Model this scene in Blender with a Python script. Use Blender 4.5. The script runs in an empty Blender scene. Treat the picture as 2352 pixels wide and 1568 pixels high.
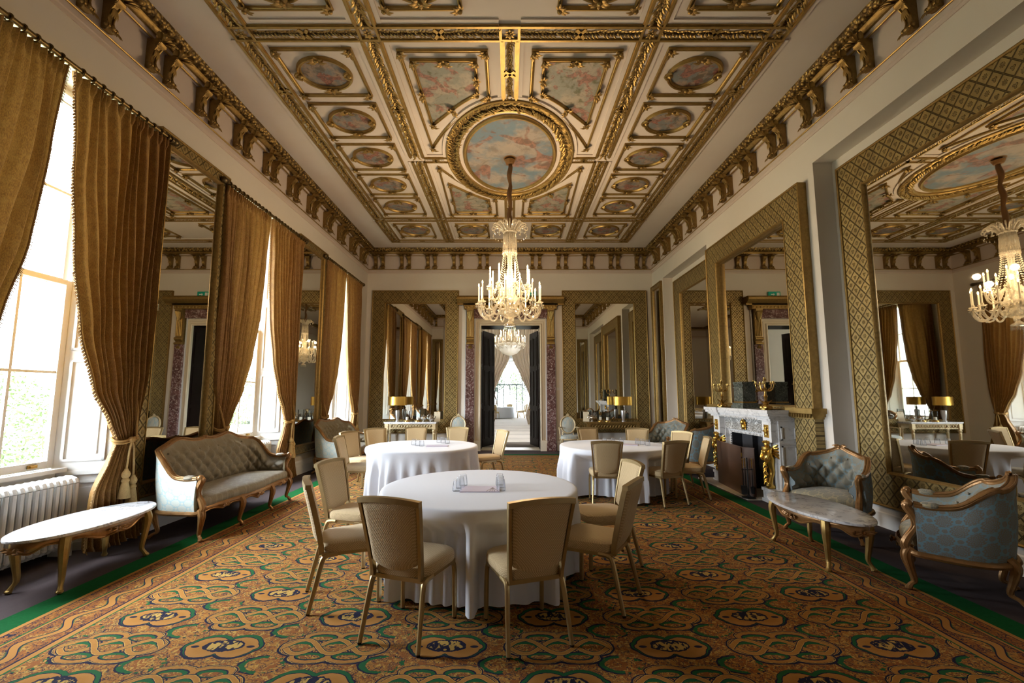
import bpy, bmesh, math, random
from mathutils import Vector, Matrix
PI = math.pi
sc = bpy.context.scene
COL = sc.collection
random.seed(7)

# ------------------------------------------------------------------ mesh builder
class MB:
    def __init__(s):
        s.v = []; s.f = []; s.uv = {}
    def add(s, vs, fs):
        o = len(s.v); s.v += [tuple(p) for p in vs]; s.f += [tuple(i + o for i in f) for f in fs]; return o
    def box(s, x0, x1, y0, y1, z0, z1):
        v = [(x0,y0,z0),(x1,y0,z0),(x1,y1,z0),(x0,y1,z0),(x0,y0,z1),(x1,y0,z1),(x1,y1,z1),(x0,y1,z1)]
        s.add(v, [(3,2,1,0),(4,5,6,7),(0,1,5,4),(1,2,6,5),(2,3,7,6),(3,0,4,7)]); return s
    def obox(s, c, ax, ay, az):
        c, ax, ay, az = map(Vector, (c, ax, ay, az))
        v = [c+a*ax+b*ay+d*az for d in (-1,1) for a, b in ((-1,-1),(1,-1),(1,1),(-1,1))]
        s.add(v, [(3,2,1,0),(4,5,6,7),(0,1,5,4),(1,2,6,5),(2,3,7,6),(3,0,4,7)]); return s
    def grid(s, fn, nu, nv, cu=False, cv=False, uvf=None):
        o = len(s.v); mu = nu if cu else nu + 1; mv = nv if cv else nv + 1
        for j in range(mv):
            for i in range(mu):
                s.v.append(tuple(fn(i / nu, j / nv)))
        for j in range(nv):
            for i in range(nu):
                a = o + j*mu + i; b = o + j*mu + (i+1) % mu; c = o + ((j+1) % mv)*mu + (i+1) % mu; d = o + ((j+1) % mv)*mu + i
                s.f.append((a, b, c, d))
                if uvf:
                    s.uv[len(s.f)-1] = [uvf(i/nu, j/nv), uvf((i+1)/nu, j/nv), uvf((i+1)/nu, (j+1)/nv), uvf(i/nu, (j+1)/nv)]
        return s
    def tube(s, path, r, n=8, closed=False, caps=True, flat=1.0):
        P = [Vector(p) for p in path]; m = len(P); o = len(s.v); up = None
        for i, p in enumerate(P):
            if closed: t = P[(i+1) % m] - P[i-1]
            else: t = P[min(i+1, m-1)] - P[max(i-1, 0)]
            t = t.normalized() if t.length > 1e-9 else Vector((0,0,1))
            if up is None:
                up = Vector((0,0,1)) if abs(t.z) < .9 else Vector((1,0,0))
            x = up.cross(t)
            if x.length < 1e-6: x = Vector((0,1,0)).cross(t)
            x.normalize(); up = t.cross(x).normalized()
            rr = r[i] if hasattr(r, '__len__') else r
            for k in range(n):
                a = 2*PI*k/n
                s.v.append(tuple(p + x*(math.cos(a)*rr) + up*(math.sin(a)*rr*flat)))
        for i in range(m if closed else m-1):
            for k in range(n):
                a = o+i*n+k; b = o+i*n+(k+1) % n; j = (i+1) % m
                s.f.append((a, b, o+j*n+(k+1) % n, o+j*n+k))
        if caps and not closed:
            s.f.append(tuple(o+k for k in reversed(range(n)))); s.f.append(tuple(o+(m-1)*n+k for k in range(n)))
        return s
    def lathe(s, prof, n=20, c=(0,0,0), rib=None):
        o = len(s.v); m = len(prof)
        for r, z in prof:
            for k in range(n):
                a = 2*PI*k/n; q = r*(1 + (rib[1]*math.cos(rib[0]*a) if rib else 0))
                s.v.append((c[0]+q*math.cos(a), c[1]+q*math.sin(a), c[2]+z))
        for i in range(m-1):
            for k in range(n):
                s.f.append((o+i*n+k, o+i*n+(k+1) % n, o+(i+1)*n+(k+1) % n, o+(i+1)*n+k))
        if prof[0][0] > 1e-6: s.f.append(tuple(o+k for k in reversed(range(n))))
        if prof[-1][0] > 1e-6: s.f.append(tuple(o+(m-1)*n+k for k in range(n)))
        return s
    def ball(s, c, r, nu=10, nv=6, sx=1, sy=1, sz=1):
        def fn(u, v):
            a = 2*PI*u; b = PI*(v*.998+.001)
            return (c[0]+sx*r*math.sin(b)*math.cos(a), c[1]+sy*r*math.sin(b)*math.sin(a), c[2]-sz*r*math.cos(b))
        return s.grid(fn, nu, nv, cu=True)
    def prism(s, poly, h0, h1, mp=lambda a, b, h: (a, b, h)):
        n = len(poly); o = len(s.v)
        s.v += [tuple(mp(a, b, h0)) for a, b in poly] + [tuple(mp(a, b, h1)) for a, b in poly]
        s.f.append(tuple(o+i for i in reversed(range(n)))); s.f.append(tuple(o+n+i for i in range(n)))
        for i in range(n): s.f.append((o+i, o+(i+1) % n, o+n+(i+1) % n, o+n+i))
        return s
    def sweep(s, prof, path, mp=None, closed=True):
        """mitred sweep of a profile (offset to the left of travel, height) along a plan polyline"""
        P = [Vector(p) for p in path]; m = len(P); o = len(s.v); k = len(prof)
        for i in range(m):
            a, b, c = P[i-1], P[i], P[(i+1) % m]
            d0 = (b-a).normalized() if (closed or i > 0) else (c-b).normalized()
            d1 = (c-b).normalized() if (closed or i < m-1) else d0
            n0 = Vector((-d0.y, d0.x)); n1 = Vector((-d1.y, d1.x)); nn = (n0+n1)
            nn = nn / max(nn.dot(n0), .2)
            for q, h in prof:
                w = b + nn*q; t = (w.x, w.y, h)
                s.v.append(tuple(mp(*t)) if mp else t)
        for i in range(m if closed else m-1):
            j = (i+1) % m
            for a in range(k-1):
                s.f.append((o+i*k+a, o+j*k+a, o+j*k+a+1, o+i*k+a+1))
        return s
    def xf(s, M, start=0):
        s.v = s.v[:start] + [tuple(M @ Vector(p)) for p in s.v[start:]]; return s
    def mesh(s, name, smooth=True, ang=38, recalc=True):
        me = bpy.data.meshes.new(name)
        me.from_pydata(s.v, [], s.f)
        if s.uv:
            l = me.uv_layers.new(name='UVMap').data
            for p in me.polygons:
                q = s.uv.get(p.index)
                if q:
                    for k, li in enumerate(p.loop_indices): l[li].uv = q[k]
        if recalc:
            bm = bmesh.new(); bm.from_mesh(me); bmesh.ops.recalc_face_normals(bm, faces=bm.faces[:]); bm.to_mesh(me); bm.free()
        if smooth:
            me.polygons.foreach_set('use_smooth', [True]*len(me.polygons))
            if ang: me.set_sharp_from_angle(angle=math.radians(ang))
        me.update(); return me
    def build(s, name, mat, parent=None, loc=(0,0,0), smooth=True, ang=38):
        return link(name, s.mesh(name, smooth, ang), mat, parent, loc)

def link(name, me, mat=None, parent=None, loc=(0,0,0), rot=None):
    if mat is not None and not me.materials: me.materials.append(mat)
    o = bpy.data.objects.new(name, me); COL.objects.link(o)
    if parent is not None: o.parent = parent
    o.location = loc
    if rot: o.rotation_euler = rot
    return o
def tag(o, label=None, cat=None, group=None, kind=None):
    if label: o['label'] = label
    if cat: o['category'] = cat
    if group: o['group'] = group
    if kind: o['kind'] = kind
    return o
def thing(name, label, cat, loc=(0,0,0), rz=0., group=None):
    o = bpy.data.objects.new(name, None); COL.objects.link(o); o.location = loc; o.rotation_euler = (0,0,rz)
    o.empty_display_size = .1
    return tag(o, label, cat, group)
def struct(name, mb, mat, smooth=False, ang=30):
    o = mb.build(name, mat, None, smooth=smooth, ang=ang); o['kind'] = 'structure'; return o
KIDS = {}
def kids(o): return [c for c in COL.objects if c.parent == o]
def copy_tree(o, parent=None, ch=None):
    if ch is None:
        ch = {}
        for c in COL.objects:
            if c.parent is not None: ch.setdefault(c.parent.name, []).append(c)
    c = o.copy(); COL.objects.link(c)
    if parent is not None: c.parent = parent
    for k in ch.get(o.name, []): copy_tree(k, c, ch)
    return c
def dup(o, label, loc, rz, group=None):
    c = copy_tree(o); c['label'] = label; c.location = loc; c.rotation_euler = (0,0,rz)
    if group: c['group'] = group
    return c
def lerp(a, b, t): return a + (b-a)*t
def sstep(a, b, x):
    t = max(0., min(1., (x-a)/(b-a))); return t*t*(3-2*t)
def interp(tab, x):
    if x <= tab[0][0]: return tab[0][1]
    for (a, p), (b, q) in zip(tab, tab[1:]):
        if x <= b:
            t = (x-a)/(b-a); t = t*t*(3-2*t)*.5 + t*.5; return p+(q-p)*t
    return tab[-1][1]
def hsh(a, b=0., c=0.):
    v = math.sin(a*12.9898+b*78.233+c*37.719)*43758.5453; return v-math.floor(v)
def spline(pts, n=6, closed=False):
    P = [Vector(p) for p in pts]; out = []; m = len(P)
    for i in range(m if closed else m-1):
        p1, p2 = P[i], P[(i+1) % m]
        p0 = P[i-1] if (closed or i > 0) else p1
        p3 = P[(i+2) % m] if (closed or i < m-2) else p2
        for k in range(n):
            t = k/n
            out.append(.5*((2*p1)+(p2-p0)*t+(2*p0-5*p1+4*p2-p3)*t*t+(3*p1-p0-3*p2+p3)*t**3))
    if not closed: out.append(P[-1])
    return out

# ------------------------------------------------------------------ node expressions
class X:
    def __init__(s, nt, k): s.nt = nt; s.k = k
    def op(s, o, b=None, c=None, rev=False):
        n = s.nt.nodes.new('ShaderNodeMath'); n.operation = o
        ins = [s, b, c]
        if rev: ins = [b, s, c]
        for i, q in enumerate(ins):
            if q is None: continue
            if isinstance(q, X): s.nt.links.new(q.k, n.inputs[i])
            else: n.inputs[i].default_value = q
        return X(s.nt, n.outputs[0])
    def __add__(s, b): return s.op('ADD', b)
    __radd__ = __add__
    def __sub__(s, b): return s.op('SUBTRACT', b)
    def __rsub__(s, b): return s.op('SUBTRACT', b, rev=True)
    def __mul__(s, b): return s.op('MULTIPLY', b)
    __rmul__ = __mul__
    def __truediv__(s, b): return s.op('DIVIDE', b)
    def __neg__(s): return s.op('MULTIPLY', -1.)
    def abs(s): return s.op('ABSOLUTE')
    def sqrt(s): return s.op('SQRT')
    def sin(s): return s.op('SINE')
    def cos(s): return s.op('COSINE')
    def floor(s): return s.op('FLOOR')
    def fract(s): return s.op('FRACT')
    def min(s, b): return s.op('MINIMUM', b)
    def max(s, b): return s.op('MAXIMUM', b)
    def lt(s, b): return s.op('LESS_THAN', b)
    def gt(s, b): return s.op('GREATER_THAN', b)
    def ss(s, a, b, lo=0., hi=1.):
        n = s.nt.nodes.new('ShaderNodeMapRange'); n.interpolation_type = 'SMOOTHSTEP'
        s.nt.links.new(s.k, n.inputs[0])
        for i, q in zip((1,2,3,4), (a, b, lo, hi)): n.inputs[i].default_value = q
        return X(s.nt, n.outputs[0])
class Mat:
    def __init__(s, name):
        s.m = bpy.data.materials.new(name); s.m.use_nodes = True; s.nt = s.m.node_tree; s.nt.nodes.clear()
        s.out = s.nt.nodes.new('ShaderNodeOutputMaterial'); s._tc = None
    def n(s, t): return s.nt.nodes.new('ShaderNode'+t)
    def tc(s, which='Object'):
        if s._tc is None: s._tc = s.n('TexCoord')
        return s._tc.outputs[which]
    def xyz(s, vec=None):
        n = s.n('SeparateXYZ'); s.nt.links.new(vec if vec is not None else s.tc(), n.inputs[0])
        return [X(s.nt, o) for o in n.outputs]
    def vec(s, *a):
        n = s.n('CombineXYZ')
        for i, q in enumerate(a):
            if isinstance(q, X): s.nt.links.new(q.k, n.inputs[i])
            else: n.inputs[i].default_value = q
        return n.outputs[0]
    def noise(s, scale, detail=2., vec=None, rough=.5, dist=0., out='Fac'):
        n = s.n('TexNoise'); s.nt.links.new(vec if vec is not None else s.tc(), n.inputs['Vector'])
        n.inputs['Scale'].default_value = scale; n.inputs['Detail'].default_value = detail
        n.inputs['Roughness'].default_value = rough; n.inputs['Distortion'].default_value = dist
        return X(s.nt, n.outputs[0 if out == 'Fac' else 1])
    def vor(s, scale, vec=None, feature='F1', out=0):
        n = s.n('TexVoronoi'); n.feature = feature; s.nt.links.new(vec if vec is not None else s.tc(), n.inputs['Vector'])
        n.inputs['Scale'].default_value = scale; return X(s.nt, n.outputs[out])
    def col(s, c):
        if isinstance(c, X): return c.k
        n = s.n('RGB'); n.outputs[0].default_value = (*c, 1); return n.outputs[0]
    def mix(s, f, a, b):
        n = s.n('Mix'); n.data_type = 'RGBA'
        if isinstance(f, X): s.nt.links.new(f.k, n.inputs[0])
        else: n.inputs[0].default_value = f
        for q, i in ((a, 6), (b, 7)):
            if isinstance(q, X): s.nt.links.new(q.k, n.inputs[i])
            else: n.inputs[i].default_value = (*q, 1)
        return X(s.nt, n.outputs[2])
    def bump(s, h, strength=.5, dist=.01):
        n = s.n('Bump'); n.inputs['Strength'].default_value = strength; n.inputs['Distance'].default_value = dist
        s.nt.links.new(h.k, n.inputs['Height']); return n.outputs[0]
    def bsdf(s, base, rough=.5, metal=0., bump=None, spec=.5, sheen=0., trans=0., emit=None, es=0., coat=0.):
        b = s.n('BsdfPrincipled')
        if isinstance(base, X): s.nt.links.new(base.k, b.inputs['Base Color'])
        else: b.inputs['Base Color'].default_value = (*base, 1)
        for k, q in (('Roughness', rough), ('Metallic', metal), ('Specular IOR Level', spec), ('Sheen Weight', sheen), ('Coat Weight', coat)):
            if isinstance(q, X): s.nt.links.new(q.k, b.inputs[k])
            else: b.inputs[k].default_value = q
        if bump is not None: s.nt.links.new(bump, b.inputs['Normal'])
        if emit: b.inputs['Emission Color'].default_value = (*emit, 1); b.inputs['Emission Strength'].default_value = es
        s.nt.links.new(b.outputs[0], s.out.inputs[0]); return s.m
def simple(name, c, rough=.5, metal=0., var=.0, vs=8., bmp=0., bs=60., **k):
    m = Mat(name); base = c
    if var: base = m.mix(m.noise(vs, 3), tuple(q*(1-var) for q in c), tuple(min(1, q*(1+var)) for q in c))
    b = m.bump(m.noise(bs, 3), bmp, .004) if bmp else None
    return m.bsdf(base, rough, metal, b, **k)
# ------------------------------------------------------------------ materials
WALL = simple('cream_wall_paint', (.71,.655,.58), .75, var=.03, vs=3, bmp=.15, bs=40)
FRIEZE = simple('pink_cream_plaster', (.60,.505,.445), .75, var=.03, vs=5)
CEIL = simple('ceiling_plaster', (.66,.585,.525), .8, var=.03, vs=4)
WHITE = simple('white_gloss_paint', (.80,.80,.79), .35, var=.02)
WHITE_DULL = simple('white_satin_paint', (.74,.74,.73), .5)
GOLD = simple('gilding', (.37,.245,.080), .44, .75, var=.35, vs=14, bmp=.35, bs=55)
GOLD_DK = simple('aged_gilding', (.29,.185,.058), .46, .72, var=.45, vs=25, bmp=.6, bs=70)
GOLD_BR = simple('bright_gilding', (.72,.46,.10), .25, .9, var=.3, vs=20, bmp=.25, bs=60)
GILT_WOOD = simple('gilt_walnut', (.30,.155,.055), .32, .45, var=.45, vs=22, bmp=.3, bs=50)
GILT_PALE = simple('pale_gilt_wood', (.62,.50,.30), .42, .35, var=.25, vs=25, bmp=.3, bs=60)
CHAIR_METAL = simple('champagne_aluminium', (.42,.31,.15), .38, .75, var=.12, vs=30)
BRASS = simple('antique_brass', (.42,.27,.08), .3, .95, var=.3, vs=30)
POLE = simple('bronzed_brass', (.17,.115,.045), .36, .9, var=.4, vs=30)
BRONZE = simple('dark_bronze', (.10,.07,.03), .35, .8, var=.4, vs=40)
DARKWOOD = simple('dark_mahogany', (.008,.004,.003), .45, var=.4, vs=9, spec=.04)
WALNUT = simple('walnut_veneer', (.10,.05,.028), .35, var=.35, vs=5)
BLACK = simple('black_iron', (.012,.012,.013), .4, .3)
SOOT = simple('sooty_fireback', (.03,.03,.035), .6, var=.4, vs=10)
STEEL = simple('polished_silver', (.70,.70,.72), .30, .85)
MIRROR = simple('silvered_mirror', (.66,.65,.60), .012, 1.)
PEWTER = simple('silver_plate', (.60,.57,.52), .22, .9, var=.2, vs=30)
LAMP_GOLD = simple('gold_lamp_shade', (.62,.36,.07), .3, .85, var=.15, vs=3)
CANDLE = simple('ivory_candle', (.85,.80,.68), .5)
PAPER = simple('lilac_paper', (.66,.62,.80), .6)
CLOTH = simple('white_tablecloth', (.77,.795,.87), .85, bmp=.12, bs=260, sheen=.2)
BEIGE_CARPET = simple('beige_striped_carpet', (.50,.45,.40), .95, var=.12, vs=3)
BROWN_STRIP = simple('brown_carpet', (.10,.075,.06), .95)
STONE = simple('pale_stone', (.62,.54,.42), .4, var=.1, vs=6)
TAUPE_CURTAIN = simple('taupe_drape', (.26,.19,.12), .8, var=.2, vs=2, sheen=.3)
PLASTIC_GREEN = simple('exit_sign_green', (.0,.30,.20), .4, emit=(0.,.35,.22), es=.12)
PLASTIC_WHITE = simple('exit_sign_white', (.85,.88,.86), .4)
LEAF_PALE = simple('pale_leaf', (.055,.080,.026), .6, var=.5, vs=3)  # lighter leaf green for the shrubs past the windows
LEAF = simple('leaf_green', (.035,.065,.014), .6, var=.5, vs=3)
OLIVE = simple('olive_leaf', (.03,.05,.036), .6, var=.4, vs=6)
GRASS = simple('lawn', (.27,.30,.20), .9, var=.3, vs=.6)
BARK = simple('bark', (.10,.07,.05), .8)
CORD = simple('gold_cord', (.42,.25,.08), .7, .1, var=.3, vs=60, bmp=.6, bs=120)
TASSEL = simple('gold_tassel', (.55,.38,.16), .75, var=.25, vs=70, bmp=.5, bs=160)
FRINGE = simple('bullion_fringe', (.32,.19,.07), .8, var=.3, vs=90)
RED_STONE = None

def marble(name, a, b, c, sc=6., rough=.15, w=2.2):
    m = Mat(name)
    n1 = m.noise(sc*.5, 5, rough=.6, dist=1.5)
    v = (m.noise(sc, 6, rough=.62, dist=w)-.5).abs().ss(.0, .055, 1., 0.)
    g = m.noise(sc*2.5, 4)
    c1 = m.mix(n1.ss(.35, .65), a, b)
    return m.bsdf(m.mix(v*g.ss(.4, .62), c1, c), rough)
MARBLE = marble('white_marble', (.74,.74,.75), (.60,.60,.62), (.34,.34,.37), 3.2, .12)
MARBLE_RED = marble('plum_breccia_marble', (.085,.035,.032), (.16,.075,.07), (.55,.45,.44), 7., .2)
MARBLE_GRN = marble('green_black_marble', (.035,.045,.038), (.09,.10,.085), (.20,.21,.17), 14., .2)
MARBLE_FP = marble('chimneypiece_marble', (.76,.75,.74), (.68,.67,.66), (.50,.49,.49), 2.6, .25)

def glassy(name, tint=(1,1,1), gl=.35, rough=.02, body=None):
    m = Mat(name)
    t = m.n('BsdfTransparent'); t.inputs[0].default_value = (*tint, 1)
    g = m.n('BsdfGlossy'); g.inputs['Roughness'].default_value = rough; g.inputs[0].default_value = (*tint, 1)
    lw = m.n('LayerWeight'); lw.inputs[0].default_value = gl
    mx = m.n('MixShader'); m.nt.links.new(lw.outputs['Fresnel'], mx.inputs[0])
    m.nt.links.new(t.outputs[0], mx.inputs[1]); m.nt.links.new(g.outputs[0], mx.inputs[2])
    last = mx
    if body:
        d = m.n('BsdfDiffuse'); d.inputs[0].default_value = (*body[0], 1)
        tr = m.n('BsdfTranslucent'); tr.inputs[0].default_value = (*body[0], 1)
        ad = m.n('MixShader'); ad.inputs[0].default_value = .5
        m.nt.links.new(d.outputs[0], ad.inputs[1]); m.nt.links.new(tr.outputs[0], ad.inputs[2])
        m2 = m.n('MixShader'); m2.inputs[0].default_value = body[1]
        m.nt.links.new(mx.outputs[0], m2.inputs[1]); m.nt.links.new(ad.outputs[0], m2.inputs[2]); last = m2
    m.nt.links.new(last.outputs[0], m.out.inputs[0]); return m.m
PANE = glassy('window_glass', (.97,.98,.98), .06, .0)
TUMBLER = glassy('clear_tumbler_glass', (.97,.975,.985), .10, .03, ((.88,.90,.93), .07))
CRYSTAL = glassy('cut_crystal', (1.,.97,.90), .55, .08, ((.95,.90,.80), .20))
HURRICANE = glassy('hurricane_glass', (.95,.97,.97), .25, .01)
CRYSTAL_BASKET = glassy('cut_crystal_basket', (1.,.97,.90), .5, .1, ((.95,.90,.80), .7))
WHITE_GLOW = glassy('white_fabric_pendant', (1,1,1), .1, .5, ((.9,.9,.88), .85))

def emis(name, c, s):
    m = Mat(name); e = m.n('Emission'); e.inputs[0].default_value = (*c, 1); e.inputs[1].default_value = s
    m.nt.links.new(e.outputs[0], m.out.inputs[0]); return m.m
BULB = emis('candle_bulb', (1.,.66,.28), 42.)
LIT_TUBE = simple('lit_candle_tube', (.88,.80,.62), .45, emit=(1.,.66,.30), es=.45)

# gold frames pressed with a diamond lattice and small fleurons; object x (along) / z (up)
def lattice_gold(name, pw=.150, ph=.172, base=(.275,.20,.075), dark=(.045,.030,.010), metal=.45, rough=.40):
    m = Mat(name); x, y, z = m.xyz()
    a = x/pw + z/ph; b = x/pw - z/ph
    fa = (a.fract()-.5).abs(); fb = (b.fract()-.5).abs()
    line = fa.max(fb)                       # .5 at the lattice lines
    groove = line.ss(.425, .452)*line.ss(.476, .494, 1., .35)
    px = (a.fract()-.5)+(b.fract()-.5); pz = (a.fract()-.5)-(b.fract()-.5)   # diamond centred
    r = (px*px+pz*pz).sqrt(); th = pz.op('ARCTAN2', px)
    par = ((a.floor()+b.floor())*.5).fract().gt(.25)
    pet = (th*4.).cos().abs(); pet2 = (th*1.5+.785).sin().abs()
    R = par*(pet*.17+.13) + (1.-par)*(pet2*.20+.09)
    mot = (R-r).ss(-.02, .05); ring = (r-R*.45).abs().ss(0., .05, 1., 0.)
    h = mot*.8 - groove*1.0 - ring*.35
    shade = (groove*.95 + (R-r).abs().ss(.012, .060, .95, 0.) + ring*mot*.5).min(1.)
    wear = m.noise(9., 3)
    c = m.mix(shade, m.mix(wear.ss(.3, .7), base, tuple(q*1.35 for q in base)), dark)
    return m.bsdf(c, rough, metal, m.bump(h+m.noise(70, 2)*.25, .8, .016))
FRAME_GOLD = lattice_gold('embossed_gold_frame')
FRAME_GOLD_NARROW = lattice_gold('embossed_gold_narrow_frame', .135, .155)

# gilded running-leaf ornament
def leaf_gold(name, base=(.42,.28,.085), dark=(.10,.06,.02), s=22.):
    m = Mat(name)
    v = m.vor(s, feature='F1'); n = m.noise(s*1.6, 3, dist=1.)
    h = (1.-v) + n*.6
    c = m.mix((v*.9+n*.4).ss(.42, .75), base, dark)
    return m.bsdf(c, .4, .7, m.bump(h, .8, .02))
LEAF_GOLD = leaf_gold('acanthus_gilding')
LEAF_GOLD_FINE = leaf_gold('fine_acanthus_gilding', s=40.)

def fabric(name, c1, c2, s=120., rough=.85, metal=0.):
    m = Mat(name); x, y, z = m.xyz()
    w = ((x*s).sin()*((y+z)*s).sin())
    c = m.mix(w.ss(-.3, .6), c1, c2)
    return m.bsdf(c, rough, metal, m.bump(w, .25, .002), sheen=.15)
CHAIR_FABRIC = fabric('cream_honeycomb_fabric', (.44,.315,.16), (.66,.51,.30), 430.)

# damask: UV in metres (shells) or object xy (cushions)
def damask(name, ground, motif, con=1., uv=True, p=.19, q=.25):
    m = Mat(name)
    if uv: x, y, z = m.xyz(m.tc('UV'))
    else: x, y, z = m.xyz()
    dst = m.noise(55., 3, vec=m.vec(x, y, 0.))-.5
    def cell(ox, oy):
        u = ((x/p+ox).fract()-.5); v = ((y/q+oy).fract()-.5)
        u = u+dst*.10; v = v+dst*.08
        r = (u*u+v*v).sqrt(); th = v.op('ARCTAN2', u)
        R = (th*6.).cos().abs()*.055+.285
        full = (R-r).ss(-.012, .012); lace = ((r*58.).sin()*(th*10.).cos()).gt(.12)
        sm = ((u.abs()-.5)*(u.abs()-.5)+v*v).sqrt(); dot = (sm-.105+(th*7.).sin()*.02).lt(0.)
        return (full*(1.-lace*.55)).max(dot*.9)
    k = cell(0., 0.).max(cell(.5, .5))
    c = m.mix(k*con, ground, motif)
    wv = m.noise(260., 1, vec=m.vec(x, y, 0.))
    return m.bsdf(c, .62, 0., m.bump(wv+k*.6, .18, .004), sheen=.25)
DAMASK = damask('blue_taupe_damask', (.18,.32,.41), (.215,.19,.145), .95, p=.165, q=.215)
DAMASK_WINDOW_LIT = damask('window_lit_damask', (.42,.57,.60), (.66,.66,.58), .9, p=.135, q=.18)  # damask colours lightened to imitate strong window light on the sofa ends
DAMASK_TAUPE = damask('taupe_damask', (.27,.235,.165), (.22,.185,.12), .8)
DAMASK_IN = damask('blue_grey_damask', (.20,.265,.275), (.25,.215,.15), .9, p=.165, q=.215)
DAMASK_SEAT = damask('taupe_seat_damask', (.30,.26,.18), (.21,.175,.11), .8, uv=False)
DAMASK_SEAT_B = damask('straw_seat_damask', (.40,.34,.21), (.20,.20,.16), .9, uv=False, p=.14, q=.19)
DAMASK_OVAL = damask('ivory_blue_damask', (.34,.44,.46), (.52,.50,.42), .9, uv=False, p=.16, q=.2)

def curtain_mat():
    m = Mat('old_gold_chenille'); x, y, z = m.xyz()
    n = m.noise(190., 2, vec=m.vec(x, y, z*.30)); n2 = m.noise(14., 2)
    c = m.mix(n.ss(.25, .75), (.150,.064,.011), (.30,.145,.028))
    c = m.mix(n2.ss(.4, .75)*.30, c, (.38,.21,.052))
    p = m.n('BsdfPrincipled'); m.nt.links.new(c.k, p.inputs['Base Color']); p.inputs['Roughness'].default_value = .6
    p.inputs['Sheen Weight'].default_value = .2; p.inputs['Sheen Tint'].default_value = (.9,.65,.3,1)
    m.nt.links.new(m.bump(n, .6, .006), p.inputs['Normal'])
    t = m.n('BsdfTranslucent'); m.nt.links.new(c.k, t.inputs[0])
    mx = m.n('MixShader'); mx.inputs[0].default_value = .05
    m.nt.links.new(p.outputs[0], mx.inputs[1]); m.nt.links.new(t.outputs[0], mx.inputs[2])
    m.nt.links.new(mx.outputs[0], m.out.inputs[0]); return m.m
CURTAIN = curtain_mat()

# painted ceiling canvases: soft clouds, foliage and flesh-coloured groups
def canvas(name, sky, cloud, flesh, leaf, s=2.2, seed=0.):
    m = Mat(name); x, y, z = m.xyz(); v = m.vec(x+seed, y+seed*1.7, 0.)
    n1 = m.noise(s, 5, vec=v, rough=.6); n2 = m.noise(s*1.7, 5, vec=m.vec(x+seed+7., y-seed, 0.), rough=.6, dist=.6)
    n3 = m.noise(s*3.6, 4, vec=m.vec(x-seed+3., y+11., 0.), rough=.65, dist=1.2)
    n4 = m.noise(s*6., 3, vec=m.vec(x+seed*2.+1., y+5., 0.), rough=.6, dist=.8)
    c = m.mix(n1.ss(.44, .60), sky, cloud)
    c = m.mix(n2.ss(.52, .64)*.85, c, leaf)
    fig = m.noise(s*1.25, 3, vec=m.vec(x-seed+3., y+11., 0.), dist=.7).ss(.54, .60)
    c = m.mix(fig*.85, c, m.mix(n4.ss(.40, .60), flesh, tuple(q*.45 for q in flesh)))
    c = m.mix(n4.ss(.52, .62)*.30, c, tuple(q*.5 for q in cloud))
    return m.bsdf(c, .6)
CANVAS_SKY = canvas('painted_sky', (.13,.19,.24), (.32,.27,.23), (.28,.13,.09), (.19,.16,.135), 1.5, 2.)
CANV = [canvas('painted_garden', (.25,.25,.21), (.38,.32,.25), (.38,.16,.12), (.10,.10,.045), 3.2, 5.*k+1.) for k in range(4)]
CANV_OV = [canvas('painted_cherubs', (.17,.18,.18), (.32,.23,.17), (.33,.12,.08), (.10,.075,.05), 4.5, 3.*k+.7) for k in range(5)]

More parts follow.
